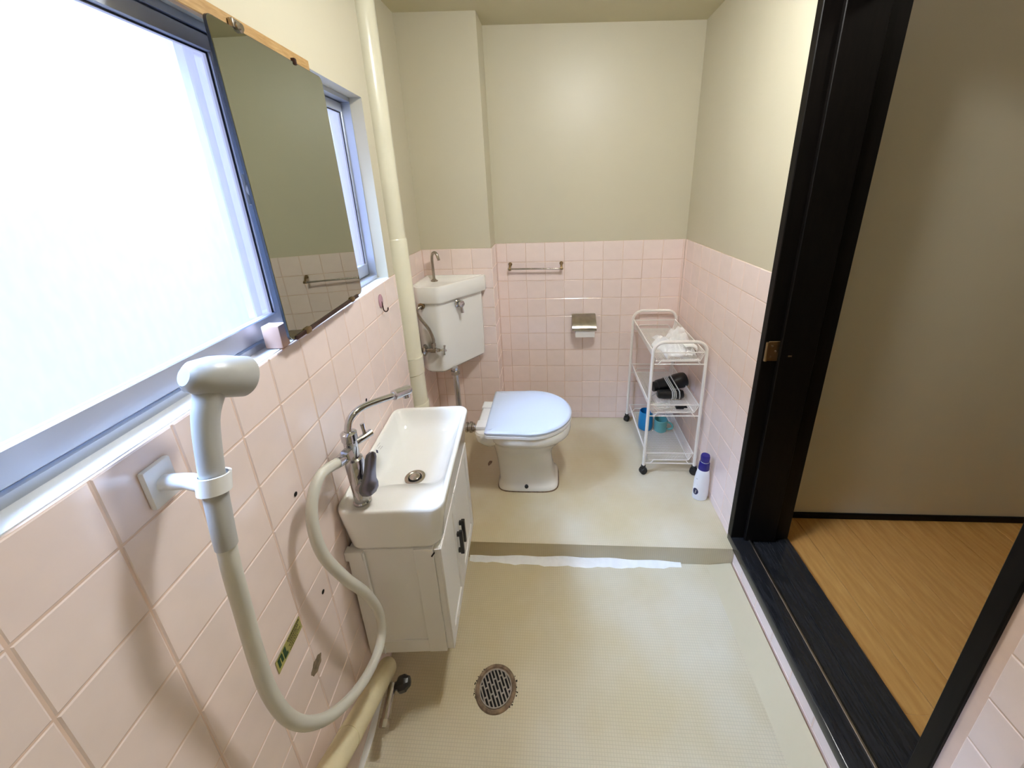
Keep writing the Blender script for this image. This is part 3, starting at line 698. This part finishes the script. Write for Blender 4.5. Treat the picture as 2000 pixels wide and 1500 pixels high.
# hair dryer on the middle tray (mesh at z=.355)
hd = thing('hair_dryer', (0.665, -0.30, 0.357)); tag(hd, 'black folded hair dryer wrapped in its white cord on the middle tray', 'hair dryer')
ax = Vector((0.93, 0.24, 0.10)).normalized(); hb = Vector((0.580, -0.312, 0.402))
part('barrel', MB().lathe([(0.020, -0.010), (0.026, -0.008), (0.026, 0.014), (0.031, 0.018), (0.033, 0.04), (0.034, 0.10), (0.041, 0.125), (0.042, 0.165), (0.039, 0.180), (0.030, 0.183)], hb, ax, 28), 'black', hd)
ax2 = Vector((0.95, -0.02, 0.0)).normalized(); hh = Vector((0.588, -0.356, 0.383))
part('handle', MB().lathe([(0.015, 0), (0.023, 0.006), (0.0255, 0.03), (0.0245, 0.09), (0.0255, 0.120), (0.020, 0.132)], hh, ax2, 20), 'black', hd)
for i, s0 in enumerate((0.055, 0.064, 0.073, 0.092)):
    c1 = hb+ax*(s0+0.004); c2 = hh+ax2*(s0+0.016)
    P = []
    for k in range(12):
        a = -PI*0.55+PI*1.15*k/11; P.append(c1+Vector((0, math.cos(a)*0.0, 0))+Vector((0, 0.038*math.cos(a), 0.038*math.sin(a)))) if k > 0 else None
    for k in range(10):
        a = PI*0.62+PI*0.95*k/9; P.append(c2+Vector((0, 0.027*math.cos(a), 0.027*math.sin(a))))
    for p in P: p.z = max(p.z, 0.3592)
    part('cord', MB().tube(P, 0.0028, 8, 3, closed=True), 'hose', hd)
part('cord', MB().tube([hb+ax*0.05+Vector((0, 0, -0.036)), (0.56, -0.36, 0.372), (0.545, -0.39, 0.3605), (0.575, -0.42, 0.3595), (0.62, -0.405, 0.3595), (0.612, -0.432, 0.3595), (0.57, -0.440, 0.3595), (0.60, -0.458, 0.3595), (0.655, -0.455, 0.3597)], 0.0028, 8, 5), 'hose', hd)
part('plug', MB().box((0.655, -0.466, 0.3575), (0.695, -0.444, 0.3735), 0.004).box((0.695, -0.461, 0.3635), (0.711, -0.459, 0.3695)).box((0.695, -0.451, 0.3635), (0.711, -0.449, 0.3695)), 'black', hd)

# cups on the bottom tray (mesh at z=.073)
zc3 = 0.0745
cup = thing('plastic_cup', (0.575, -0.215, zc3)); tag(cup, 'tall bright blue plastic cup on the lowest tray of the trolley', 'cup')
part('cup_body', MB().lathe([(0.030, 0.0), (0.038, 0.004), (0.041, 0.02), (0.040, 0.07), (0.035, 0.115), (0.033, 0.116), (0.037, 0.07), (0.037, 0.02), (0.030, 0.008)], (0.575, -0.215, zc3), (0, 0, 1), 32), 'blue', cup)
mug = thing('plastic_mug', (0.656, -0.235, zc3)); tag(mug, 'pale teal mug with a round handle beside the blue cup', 'mug')
part('mug_body', MB().lathe([(0.030, 0.0), (0.034, 0.004), (0.037, 0.075), (0.035, 0.076), (0.031, 0.008)], (0.656, -0.235, zc3), (0, 0, 1), 32), 'teal', mug)
part('handle', MB().tube([(0.687, -0.247, zc3+0.062), (0.704, -0.254, zc3+0.060), (0.716, -0.259, zc3+0.046), (0.714, -0.258, zc3+0.028), (0.700, -0.252, zc3+0.018), (0.685, -0.246, zc3+0.018)], 0.0055, 10, 4), 'teal', mug)

# lotion bottle by the right wall
bx, by = 0.735, -0.668
bt = thing('lotion_bottle', (bx, by, 0.0)); tag(bt, 'white lotion bottle with navy blue cap standing against the right wall', 'bottle')
def ov(a, b, z, dx=0.0, n=32): return [Vector((bx+dx+a*math.cos(2*PI*j/n), by+b*math.sin(2*PI*j/n), z)) for j in range(n)]
part('bottle_body', MB().loft([ov(0.028, 0.019, 0.0), ov(0.033, 0.023, 0.004), ov(0.0355, 0.025, 0.020), ov(0.0355, 0.025, 0.06), ov(0.034, 0.0245, 0.11), ov(0.030, 0.023, 0.145, 0.001), ov(0.025, 0.021, 0.168, 0.002), ov(0.020, 0.018, 0.174, 0.002)]), 'bottle', bt)
cp_ = part('cap', MB().loft([ov(0.0245, 0.0205, 0.169, 0.002), ov(0.0245, 0.0205, 0.176, 0.002), ov(0.023, 0.020, 0.205, 0.003), ov(0.021, 0.019, 0.210, 0.003)]).loft([ov(0.0195, 0.018, 0.2135, 0.003), ov(0.0205, 0.0185, 0.216, 0.003), ov(0.0205, 0.0185, 0.240, 0.003), ov(0.018, 0.016, 0.247, 0.003)]), 'bluecap', bt)
part('cap_seam', MB().loft([ov(0.0185, 0.017, 0.2095, 0.003), ov(0.0185, 0.017, 0.2140, 0.003)]), 'bottle', cp_)
def on_bottle(du, z, e=0.0006):
    # point on the body surface facing the room: du is the angle around the bottle
    a = 0.0355; b = 0.025
    if z > 0.06: t = min(1, (z-0.06)/0.085); a -= 0.0055*t; b -= 0.002*t
    return Vector((bx+(a+e)*math.cos(du), by+(b+e)*math.sin(du), z))
def patch(cu, cz, hu, hz, n=24):
    vv = [on_bottle(cu, cz, 0.0009)]+[on_bottle(cu+hu*math.cos(2*PI*j/n), cz+hz*math.sin(2*PI*j/n)) for j in range(n)]
    return MB().add(vv, [(0, 1+j, 1+(j+1) % n) for j in range(n)])
A0 = math.radians(215)
lg = part('round_emblem', patch(A0, 0.052, 0.42, 0.018), 'navy', bt)
part('emblem_flash', MB().add([on_bottle(A0+0.05+dx, 0.052+dz, 0.0016) for dx, dz in ((-0.10, -0.010), (0.02, -0.012), (0.12, 0.008), (0.0, 0.012))], [(0, 1, 2, 3)]), 'grey', lg)
mb = MB()
for k, (dz, hz) in enumerate(((0.094, 0.004), (0.106, 0.004), (0.118, 0.005))):
    mb.add([on_bottle(A0+dx, dz+q, 0.0007) for dx, q in ((-0.16, -hz), (0.12-0.05*k, -hz), (0.12-0.05*k, hz), (-0.16, hz))], [(0, 1, 2, 3)])
part('printed_lines', mb, 'navy', bt)

# small rust fleck on the raised floor beside the toilet
fk = [[Vector((-0.315+s_*0.010*math.cos(t)+0.004*math.sin(t), -0.445+s_*(0.020+0.004*math.sin(3*t))*math.sin(t), z)) for t in [2*PI*j/16 for j in range(16)]] for z, s_ in ((0.0001, 1.0), (0.0006, 0.85))]
tag(part('rust_stain', MB().loft(fk), 'rust', None, (-0.315, -0.445, 0.0)), 'small brown rust stain on the raised floor left of the toilet', 'stain')

# ================================================================== FLOOR DRAIN
dx_, dy_ = -0.152, -1.398
dr = thing('floor_drain', (dx_, dy_, ZL)); tag(dr, 'round metal floor drain with slotted grate and rusty rim', 'floor drain')
part('rim', MB().lathe([(0.0665, 0.0), (0.0655, 0.003), (0.063, 0.0045), (0.057, 0.004), (0.0555, 0.0018), (0.0525, 0.0014), (0.0525, 0.0004)], (dx_, dy_, ZL), (0, 0, 1), 48, cap=False), 'rust', dr)
part('sump', MB().lathe([(0.0528, 0.0004), (0.0001, 0.0004)], (dx_, dy_, ZL), (0, 0, 1), 40, cap=False), 'void', dr)
mb = MB(); n = 9; ga = math.radians(28)
for i in range(n):
    q = -0.048+0.096*(i+0.5)/n; hlen = math.sqrt(max(0, 0.0515**2-q*q)); mb.box((q-0.0020, -hlen, 0.0005), (q+0.0020, hlen, 0.0032))
for i in range(n-1):
    q = -0.048+0.096*(i+1)/n; hlen = math.sqrt(max(0, 0.0515**2-q*q))
    for c_ in ((-0.022, 0.012) if i % 2 else (-0.010, 0.024)): 
        if abs(c_) < hlen: mb.box((q-0.0036, c_-0.002, 0.0005), (q+0.0036, c_+0.002, 0.0031))
mb.lathe([(0.0520, 0.0004), (0.0520, 0.0034), (0.0488, 0.0034), (0.0488, 0.0004)], (0, 0, 0), (0, 0, 1), 40, cap=False)
mb.xf(Matrix.Translation((dx_, dy_, ZL)) @ Matrix.Rotation(ga, 4, 'Z'))
part('grate', mb, 'grate', dr, smooth_=False)
mb = MB()
for k in range(26):
    a = random.choice((random.uniform(2.3, 3.7), random.uniform(-0.75, 0.75))); rr_ = 0.066+random.uniform(0.0005, 0.005); s = random.uniform(0.001, 0.0024)
    mb.lathe([(s, 0.0), (s*0.7, 0.0008)], (dx_+rr_*math.cos(a), dy_+rr_*math.sin(a), ZL+0.0001), (0, 0, 1), 7)
tag(part('rust_flecks', mb, 'hole', dr), kind='stuff')

# ================================================================== LEFT WALL THINGS (frame FL)
# --- mirror on its batten, resting on clips over the window sill
MROT = Matrix.Translation((0.010, -1.100, 1.72)) @ Matrix.Rotation(0.024, 4, 'Z') @ Matrix.Rotation(-0.014, 4, 'Y') @ Matrix.Translation((-0.010, 1.100, -1.72))
FM = FL @ MROT
mz0, mz1, my0, my1 = 1.157, 1.724, -1.490, -1.102
mir = thing('wall_mirror', (0.010, (my0+my1)/2, mz0), FM); tag(mir, 'frameless rectangular mirror hung in front of the window', 'mirror')
mrp = [(my0, mz0), (my1, mz0), (my1, mz1), (my0, mz1)]
def yz(x, ins): return [Vector((x, p.x, p.y)) for p in rpoly(mrp, 0.012, 6, 0, ins)]
part('glass_edge', MB().loft([yz(0.006, 0.0), yz(0.0108, 0.0)]), 'mirroredge', mir)
part('mirror_glass', MB().loft([yz(0.0109, 0.0005), yz(0.0118, 0.0012)]), 'mirror', mir, smooth_=False)
part('bottom_channel', MB().box((0.004, my0+0.018, mz0-0.004), (0.015, my1-0.035, mz0+0.005), 0.001, 1), 'hookmetal', mir)
for y in (-1.425, -1.180):
    part('clip', MB().box((0.005, y-0.010, mz0-0.006), (0.018, y+0.010, mz0+0.008), 0.003), 'brass', mir)
part('clip', MB().lathe([(0.009, 0), (0.009, 0.004), (0.006, 0.007)], (0.0115, -1.410, mz1+0.004), (1, 0, 0), 16).box((0.002, -1.422, mz1), (0.012, -1.398, mz1+0.016), 0.002), 'steel', mir)
part('clip', MB().box((0.003, -1.232, mz1-0.006), (0.0150, -1.222, mz1+0.008), 0.002), 'hookmetal', mir)
bat = part('batten', MB().box((-0.0035, -1.56, 1.722), (0.0095, -1.150, 1.748), 0.0015, 1), 'rawwood', None, (0.003, -1.36, 1.722), FL)
bat.name = 'wooden_batten'; tag(bat, 'bare wooden batten on the wall along the top of the mirror', 'batten')
blk = part('spacer_block', MB().box((-0.034, -1.480, WZ0+0.002), (0.003, -1.452, WZ0+0.052), 0.003), 'peach', None, (-0.015, -1.466, WZ0+0.002), FL)
tag(blk, 'small peach block on the sill under the mirror corner', 'block')

# --- adhesive hook, screw holes, sticker, glue mark
hk = thing('wall_hook', (0.0, -0.927, 1.06), FL); tag(hk, 'small mauve adhesive hook on the pink tiles under the sill', 'hook')
part('hook_plate', MB().loft([[Vector((x, -0.927+p.x*s, 1.080+p.y*s)) for p in egg(0, 0, 0.016, 0.016, 0.024, 0, 2.3, 2.3, 24)] for x, s in ((0.0005, 1.0), (0.003, 1.0), (0.005, 0.8))]), 'hookpink', hk)
part('hook_wire', MB().tube([(0.004, -0.927, 1.078), (0.006, -0.927, 1.062), (0.007, -0.926, 1.046), (0.013, -0.925, 1.040), (0.020, -0.923, 1.044), (0.022, -0.922, 1.054)], 0.0022, 8, 4), 'hookmetal', hk)
for i, (y, z, lb) in enumerate(((-1.554, 0.829, 'dark drilled hole in the pink tile left of the faucet hose'), (-1.554, 0.536, 'dark drilled hole in the pink tile beside the cabinet'), (-1.163, 0.826, 'dark drilled hole in the pink tile behind the faucet spout'))):
    h = part('screw_hole', MB().lathe([(0.0052, 0.0), (0.0052, 0.0008), (0.004, 0.0012)], (0.0002, y, z), (1, 0, 0), 12), 'hole', None, (0.0002, y, z), FL)
    tag(h, lb, 'hole')
st = thing('wall_sticker', (0.0, -1.682, 0.548), FL); tag(st, 'yellow-green warning sticker with dark lettering on the pink tiles', 'sticker')
sc = [(-1.724, 0.547), (-1.641, 0.552), (-1.641, 0.585), (-1.724, 0.580)]
def sq(y0_, y1_, z0_, z1_, x=0.0017):
    def P(a, b): 
        ya = -1.724+a*0.083; return (x, ya, 0.547+a*0.005+b*0.033)
    return [P(y0_, z0_), P(y1_, z0_), P(y1_, z1_), P(y0_, z1_)]
part('backing', MB().loft([[Vector((x, y, z)) for y, z in sc] for x in (0.0006, 0.0014)]), 'sticker', st, smooth_=False)
mb = MB()
for a in (sq(0.05, 0.13, 0.25, 0.90), sq(0.05, 0.22, 0.78, 0.92), sq(0.16, 0.23, 0.30, 0.80), sq(0.26, 0.36, 0.30, 0.92), sq(0.26, 0.40, 0.15, 0.40)): mb.add(a, [(0, 1, 2, 3)])
part('green_mark', mb, 'stickergreen', st, smooth_=False)
mb = MB()
for a0, a1, b0, b1 in ((0.46, 0.97, 0.80, 0.95), (0.50, 0.92, 0.60, 0.72), (0.46, 0.86, 0.42, 0.52), (0.50, 0.94, 0.24, 0.34), (0.46, 0.80, 0.08, 0.16)):
    a = a0
    while a < a1-0.02:
        wdt = random.uniform(0.015, 0.05); mb.add(sq(a, min(a1, a+wdt), b0, b1), [(0, 1, 2, 3)]); a += wdt+0.010
part('lettering', mb, 'stickerink', st, smooth_=False)
gl = []
for x, s in ((0.0004, 1.0), (0.0010, 0.97)):
    gl.append([Vector((x, -1.634+s*(0.021+0.002*math.sin(5*t))*math.cos(t), 0.414+s*(0.017+0.002*math.sin(7*t+1))*math.sin(t))) for t in [2*PI*j/28 for j in range(28)]])
g_ = part('adhesive_mark', MB().loft(gl), 'residue', None, (0.0004, -1.634, 0.40), FL); tag(g_, 'round brownish glue mark left on the pink tiles', 'stain')

# --- washbasin
BZ = 0.675
wbn = thing('washbasin', (0.14, -1.21, 0.53), FL); tag(wbn, 'white rectangular ceramic washbasin with rounded corners on the cabinet', 'washbasin')
x0, x1, y0, y1 = 0.003, 0.281, -1.457, -0.967
def rr4(a, b, c, d, r, z): return rrect(a, b, c, d, r, z, 8)
R_ = [rr4(x0+0.05, x1-0.05, y0+0.05, y1-0.05, 0.02, 0.531), rr4(x0+0.020, x1-0.030, y0+0.022, y1-0.030, 0.030, 0.5315), rr4(x0+0.013, x1-0.023, y0+0.014, y1-0.022, 0.034, 0.537), rr4(x0+0.010, x1-0.018, y0+0.010, y1-0.017, 0.036, 0.548),
      rr4(x0, x1-0.003, y0+0.001, y1-0.002, 0.036, BZ-0.020), rr4(x0, x1, y0, y1, 0.036, BZ-0.008), rr4(x0+0.001, x1-0.001, y0+0.001, y1-0.001, 0.036, BZ-0.003), rr4(x0+0.004, x1-0.004, y0+0.004, y1-0.004, 0.034, BZ),
      rr4(x0+0.008, x1-0.008, y0+0.009, y1-0.008, 0.031, BZ-0.0005), rr4(x0+0.011, x1-0.011, y0+0.016, y1-0.011, 0.030, BZ-0.0025),
      rr4(x0+0.013, x1-0.013, y0+0.035, y1-0.013, 0.030, BZ-0.0040), rr4(x0+0.016, x1-0.016, y0+0.062, y1-0.016, 0.031, BZ-0.0085), rr4(x0+0.020, x1-0.021, y0+0.090, y1-0.021, 0.033, BZ-0.0185), rr4(x0+0.026, x1-0.027, y0+0.118, y1-0.028, 0.036, BZ-0.0340), rr4(x0+0.034, x1-0.035, y0+0.146, y1-0.040, 0.040, BZ-0.0520), rr4(x0+0.046, x1-0.048, y0+0.168, y1-0.064, 0.040, BZ-0.0680), rr4(x0+0.07, x1-0.075, y0+0.182, y1-0.12, 0.03, BZ-0.0780),
      rr4(0.122, 0.170, -1.272, -1.215, 0.02, BZ-0.0815)]
part('basin_bowl', MB().loft(R_), 'ceramic', wbn, ang=60)
dz_ = BZ-0.0820
dn = part('basin_drain', MB().lathe([(0.0315, 0.0), (0.031, 0.0035), (0.024, 0.0045), (0.021, 0.0025), (0.019, 0.002)], (0.146, -1.246, dz_), (0, 0, 1), 32), 'steel', wbn)
part('drain_plug', MB().lathe([(0.0165, 0.002), (0.0165, 0.006), (0.012, 0.0085), (0.004, 0.009)], (0.146, -1.246, dz_), (0, 0, 1), 28), 'steel', dn)
part('drain_gap', MB().lathe([(0.0205, 0.0028), (0.0165, 0.0028)], (0.146, -1.246, dz_), (0, 0, 1), 28, cap=False), 'hole', dn)
from mathutils.bvhtree import BVHTree
bb = MB().loft(R_); tree = BVHTree.FromPolygons([Vector(p) for p in bb.v], bb.f)
def onbasin(x, y):
    h = tree.ray_cast(Vector((x, y, 1.0)), Vector((0, 0, -1)))[0]
    return Vector((x, y, h.z+0.0008))
LX, LY = 0.0215, -1.200
lgo = part('printed_mark', MB().add([onbasin(LX+a, LY+b) for a, b in ((-0.0028, 0), (0, -0.006), (0.0028, 0), (0, 0.006))], [(0, 1, 2, 3)]), 'navy', wbn, smooth_=False)
mb = MB()
for k, (a, b, wd, ln) in enumerate(((-0.004, 0.014, 0.0008, 0.022), (-0.001, 0.012, 0.0008, 0.018), (0.002, 0.018, 0.0007, 0.020))):
    mb.add([onbasin(LX+a, LY+b), onbasin(LX+a+wd, LY+b), onbasin(LX+a+wd+0.001, LY+b+ln), onbasin(LX+a+0.001, LY+b+ln)], [(0, 1, 2, 3)])
part('printed_strokes', mb, 'grey', lgo, smooth_=False)

# --- cabinet
cab = thing('vanity_cabinet', (0.13, -1.22, 0.125), FL); tag(cab, 'small white wall-hung cabinet with two doors under the washbasin', 'cabinet')
ca0, ca1, cb0, cb1, cz0, cz1 = 0.008, 0.238, -1.446, -0.985, 0.125, 0.5295
part('carcass', MB().box((ca0, cb0+0.006, cz0), (ca1, cb1, cz1), 0.0015, 1), 'cab', cab)
part('side_stile', MB().box((ca0, cb0, cz0), (ca0+0.042, cb0+0.008, cz1), 0.001, 1), 'cab', cab)
part('side_stile', MB().box((ca1-0.052, cb0, cz0), (ca1, cb0+0.008, cz1), 0.001, 1), 'cab', cab)
part('side_rail', MB().box((ca0+0.042, cb0+0.0012, cz0), (ca1-0.052, cb0+0.008, cz0+0.05), 0.001, 1), 'cab', cab)
part('edge_strip', MB().box((ca0+0.0425, cb0-0.0012, cz0), (ca0+0.0455, cb0+0.004, cz1-0.004)), 'plastic', cab, smooth_=False)
part('back_batten', MB().box((0.001, cb0-0.002, cz1-0.030), (ca0+0.04, cb0+0.02, cz1+0.0005), 0.001, 1), 'cab', cab)
ymid = -1.243
def cabdoor(ya, yb, hy_, zlo):
    d = part('door', MB().box((ca1, ya, cz0+0.004), (ca1+0.017, yb, cz1-0.004), 0.002, 1), 'cab', cab)
    f = 0.036; xx = ca1+0.017
    part('door_frame', MB().box((xx-0.001, ya, cz0+0.004), (xx+0.005, ya+f, cz1-0.004), 0.001, 1).box((xx-0.001, yb-f, cz0+0.004), (xx+0.005, yb, cz1-0.004), 0.001, 1)
         .box((xx-0.001, ya+f, cz0+0.004), (xx+0.005, yb-f, cz0+0.004+f), 0.001, 1).box((xx-0.001, ya+f, cz1-0.004-f), (xx+0.005, yb-f, cz1-0.004), 0.001, 1), 'cab', d)
    part('handle', MB().box((xx+0.012, hy_-0.006, zlo), (xx+0.024, hy_+0.006, zlo+0.092), 0.0015, 1).box((xx+0.004, hy_-0.005, zlo+0.006), (xx+0.014, hy_+0.005, zlo+0.018)).box((xx+0.004, hy_-0.005, zlo+0.074), (xx+0.014, hy_+0.005, zlo+0.086)), 'black', d)
cabdoor(cb0+0.004, ymid-0.001, ymid-0.022, 0.300)
cabdoor(ymid+0.001, cb1-0.002, ymid+0.022, 0.300)
part('hinge_pin', MB().cyl((ca1-0.004, cb0-0.0015, cz1-0.022), (ca1+0.004, cb0-0.0015, cz1-0.010), 0.0022, 8), 'hole', cab)

# --- faucet with shower diverter
fx, fy = 0.064, -1.416
fz = BZ-0.004
fc = thing('faucet', (fx, fy, fz), FL); tag(fc, 'chrome single-lever faucet with long swivel spout on the washbasin', 'faucet')
part('faucet_body', MB().lathe([(0.0225, 0.0), (0.0225, 0.006), (0.0195, 0.009), (0.0200, 0.05), (0.0225, 0.095), (0.0235, 0.125), (0.021, 0.137), (0.015, 0.142)], (fx, fy, fz), (0, 0, 1), 32), 'chrome', fc)
part('diverter_body', MB().lathe([(0.014, 0.138), (0.0165, 0.142), (0.0165, 0.190), (0.019, 0.193), (0.019, 0.212), (0.013, 0.216)], (fx, fy, fz), (0, 0, 1), 24)
     .tube([(fx, fy, fz+0.176), (fx+0.02, fy+0.026, fz+0.178), (fx+0.034, fy+0.046, fz+0.180)], 0.0095, 14), 'chrome', fc)
part('diverter_knob', MB().tube([(fx+0.024, fy+0.030, fz+0.182), (fx+0.022, fy+0.032, fz+0.200), (fx+0.020, fy+0.034, fz+0.214)], [0.004, 0.0045, 0.0055], 10), 'chrome', fc)
sp_ = part('spout', MB().tube([(fx, fy, fz+0.205), (fx, fy+0.002, fz+0.222), (fx+0.004, fy+0.012, fz+0.242), (fx+0.014, fy+0.034, fz+0.252), (fx+0.030, fy+0.066, fz+0.250), (fx+0.060, fy+0.122, fz+0.236), (fx+0.072, fy+0.146, fz+0.230)], 0.0088, 16, 5), 'chrome', fc)
n0 = Vector((fx+0.068, fy+0.139, fz+0.232)); nd = Vector((0.026, 0.052, -0.012)).normalized()
part('nozzle', MB().lathe([(0.0095, 0.0), (0.0145, 0.003), (0.0145, 0.058), (0.0125, 0.063), (0.004, 0.064)], n0, nd, 20).lathe([(0.0105, 0), (0.0105, 0.010), (0.008, 0.012)], n0+nd*0.047+Vector((0, 0, -0.010)), (0, 0, -1), 16), 'chrome', sp_)
# lever: cartridge boss leaning towards the room, broad paddle folded upwards
la = Vector((0.72, -0.45, 0.28)).normalized(); lb_ = Vector((fx+0.010, fy-0.006, fz+0.055))
part('lever_boss', MB().lathe([(0.0195, 0.0), (0.0205, 0.012), (0.0205, 0.026), (0.018, 0.030)], lb_, la, 28), 'chrome', fc)
lc = lb_+la*0.030
lu = Vector((0.36, 0.10, 0.93)).normalized(); ls_ = la.cross(lu).normalized(); lu = ls_.cross(la).normalized()
pad = []
for s, wd, off in ((-0.021, 0.006, 0.0), (-0.016, 0.015, 0.001), (-0.006, 0.0205, 0.001), (0.006, 0.0205, 0.001), (0.018, 0.016, 0.003), (0.034, 0.0135, 0.008), (0.055, 0.0125, 0.013), (0.072, 0.0125, 0.017), (0.082, 0.010, 0.019), (0.087, 0.004, 0.020)):
    c0 = lc+lu*s+la*off
    wd *= 1.3
    pad.append([c0+ls_*wd*math.cos(a)+la*(0.0045*math.sin(a)) for a in [2*PI*j/16 for j in range(16)]])
part('lever', MB().loft(pad), 'lever', fc, ang=60)
part('hose_outlet', MB().tube([(fx, fy-0.010, fz+0.162), (fx+0.0, fy-0.030, fz+0.168)], 0.010, 14).lathe([(0.0175, 0.0), (0.0175, 0.020), (0.013, 0.023)], (fx, fy-0.024, fz+0.167), (0, -1, 0.22), 6), 'chrome', fc, ang=25)

# --- hand shower with its hose looping in front of the cabinet
sh = thing('hand_shower', (0.06, -1.80, 1.0), FL); tag(sh, 'grey hand shower with ivory hose looping down from the faucet', 'shower')
HP = [(0.064, -1.474, 0.846), (0.062, -1.498, 0.856), (0.055, -1.543, 0.865), (0.050, -1.577, 0.835), (0.050, -1.596, 0.779), (0.055, -1.595, 0.699), (0.070, -1.566, 0.592), (0.085, -1.527, 0.487), (0.090, -1.499, 0.379), (0.090, -1.510, 0.309), (0.090, -1.563, 0.299), (0.085, -1.640, 0.334), (0.075, -1.718, 0.402), (0.065, -1.768, 0.480), (0.060, -1.795, 0.561), (0.060, -1.808, 0.656), (0.065, -1.811, 0.751), (0.075, -1.814, 0.857), (0.085, -1.818, 0.945), (0.088, -1.815, 0.995)]
part('hose', MB().tube(HP, 0.0118, 16, 6), 'hose', sh)
part('hose_ferrule', MB().tube([(0.064, -1.462, 0.842), (0.064, -1.474, 0.846), (0.063, -1.490, 0.853)], [0.0125, 0.013, 0.0135], 18), 'chrome', sh)
part('shower_handle', MB().tube([(0.088, -1.816, 0.985), (0.088, -1.812, 1.02), (0.085, -1.798, 1.09), (0.083, -1.780, 1.16), (0.086, -1.764, 1.195)], [0.0135, 0.014, 0.0145, 0.0155, 0.018], 18, 4), 'grey', sh)
hc = Vector((0.088, -1.752, 1.212)); hn = Vector((0.30, 0.80, -0.42)).normalized()
part('shower_head', MB().lathe([(0.012, -0.036), (0.020, -0.030), (0.027, -0.010), (0.029, 0.008), (0.029, 0.040), (0.027, 0.043), (0.005, 0.0435)], hc, hn, 36), 'grey', sh)
br_ = thing('shower_bracket', (0.0, -1.79, 1.06), FL); tag(br_, 'small white wall bracket holding the hand shower', 'bracket')
part('wall_plate', MB().box((0.0005, -1.812, 1.045), (0.010, -1.772, 1.105), 0.003), 'plastic', br_)
part('fork', MB().tube([(0.008, -1.792, 1.075), (0.045, -1.792, 1.075), (0.066, -1.796, 1.073)], 0.011, 12).lathe([(0.0165, -0.012), (0.0195, -0.012), (0.0200, 0.012), (0.0168, 0.012)], (0.0855, -1.800, 1.078), (0, 0.25, 0.97), 20, cap=False), 'plastic', br_)

# --- wrapped waste pipe sloping along the wall and its valve below the cabinet
wp = thing('waste_pipe', (0.036, -1.6, 0.12), FL); tag(wp, 'cream wrapped pipe running along the tiles under the cabinet', 'pipe')
part('pipe', MB().tube([(0.044, -1.440, 0.052), (0.044, -1.457, 0.063), (0.043, -1.54, 0.113), (0.042, -1.64, 0.173), (0.040, -1.73, 0.227), (0.038, -1.86, 0.306), (0.034, -2.03, 0.408)], [0.028, 0.0295, 0.029, 0.029, 0.0295, 0.029, 0.029], 22, 4), 'wrap', wp)
part('tape_wrap', MB().tube([(0.0420, -1.638, 0.1718), (0.0416, -1.662, 0.186)], 0.0302, 22), 'wrap', wp)
vl = thing('drain_valve', (0.075, -1.50, 0.0), FL); tag(vl, 'small metal valve with black knob at the floor under the cabinet', 'valve')
part('valve_body', MB().tube([(0.070, -1.556, 0.024), (0.072, -1.546, 0.030), (0.074, -1.51, 0.044), (0.076, -1.482, 0.054)], [0.010, 0.012, 0.012, 0.013], 14), 'steel', vl)
part('coupling', MB().lathe([(0.012, 0), (0.015, 0.002), (0.015, 0.018), (0.012, 0.020)], (0.070, -1.566, 0.018), (0.04, 0.93, 0.36), 8), 'steel', vl, ang=25)
part('knob', MB().lathe([(0.010, 0.0), (0.011, 0.012), (0.019, 0.014), (0.021, 0.020), (0.021, 0.034), (0.017, 0.038), (0.013, 0.046), (0.006, 0.048)], (0.082, -1.490, 0.052), (1, 0.15, 0.25), 9), 'black', vl, ang=25)
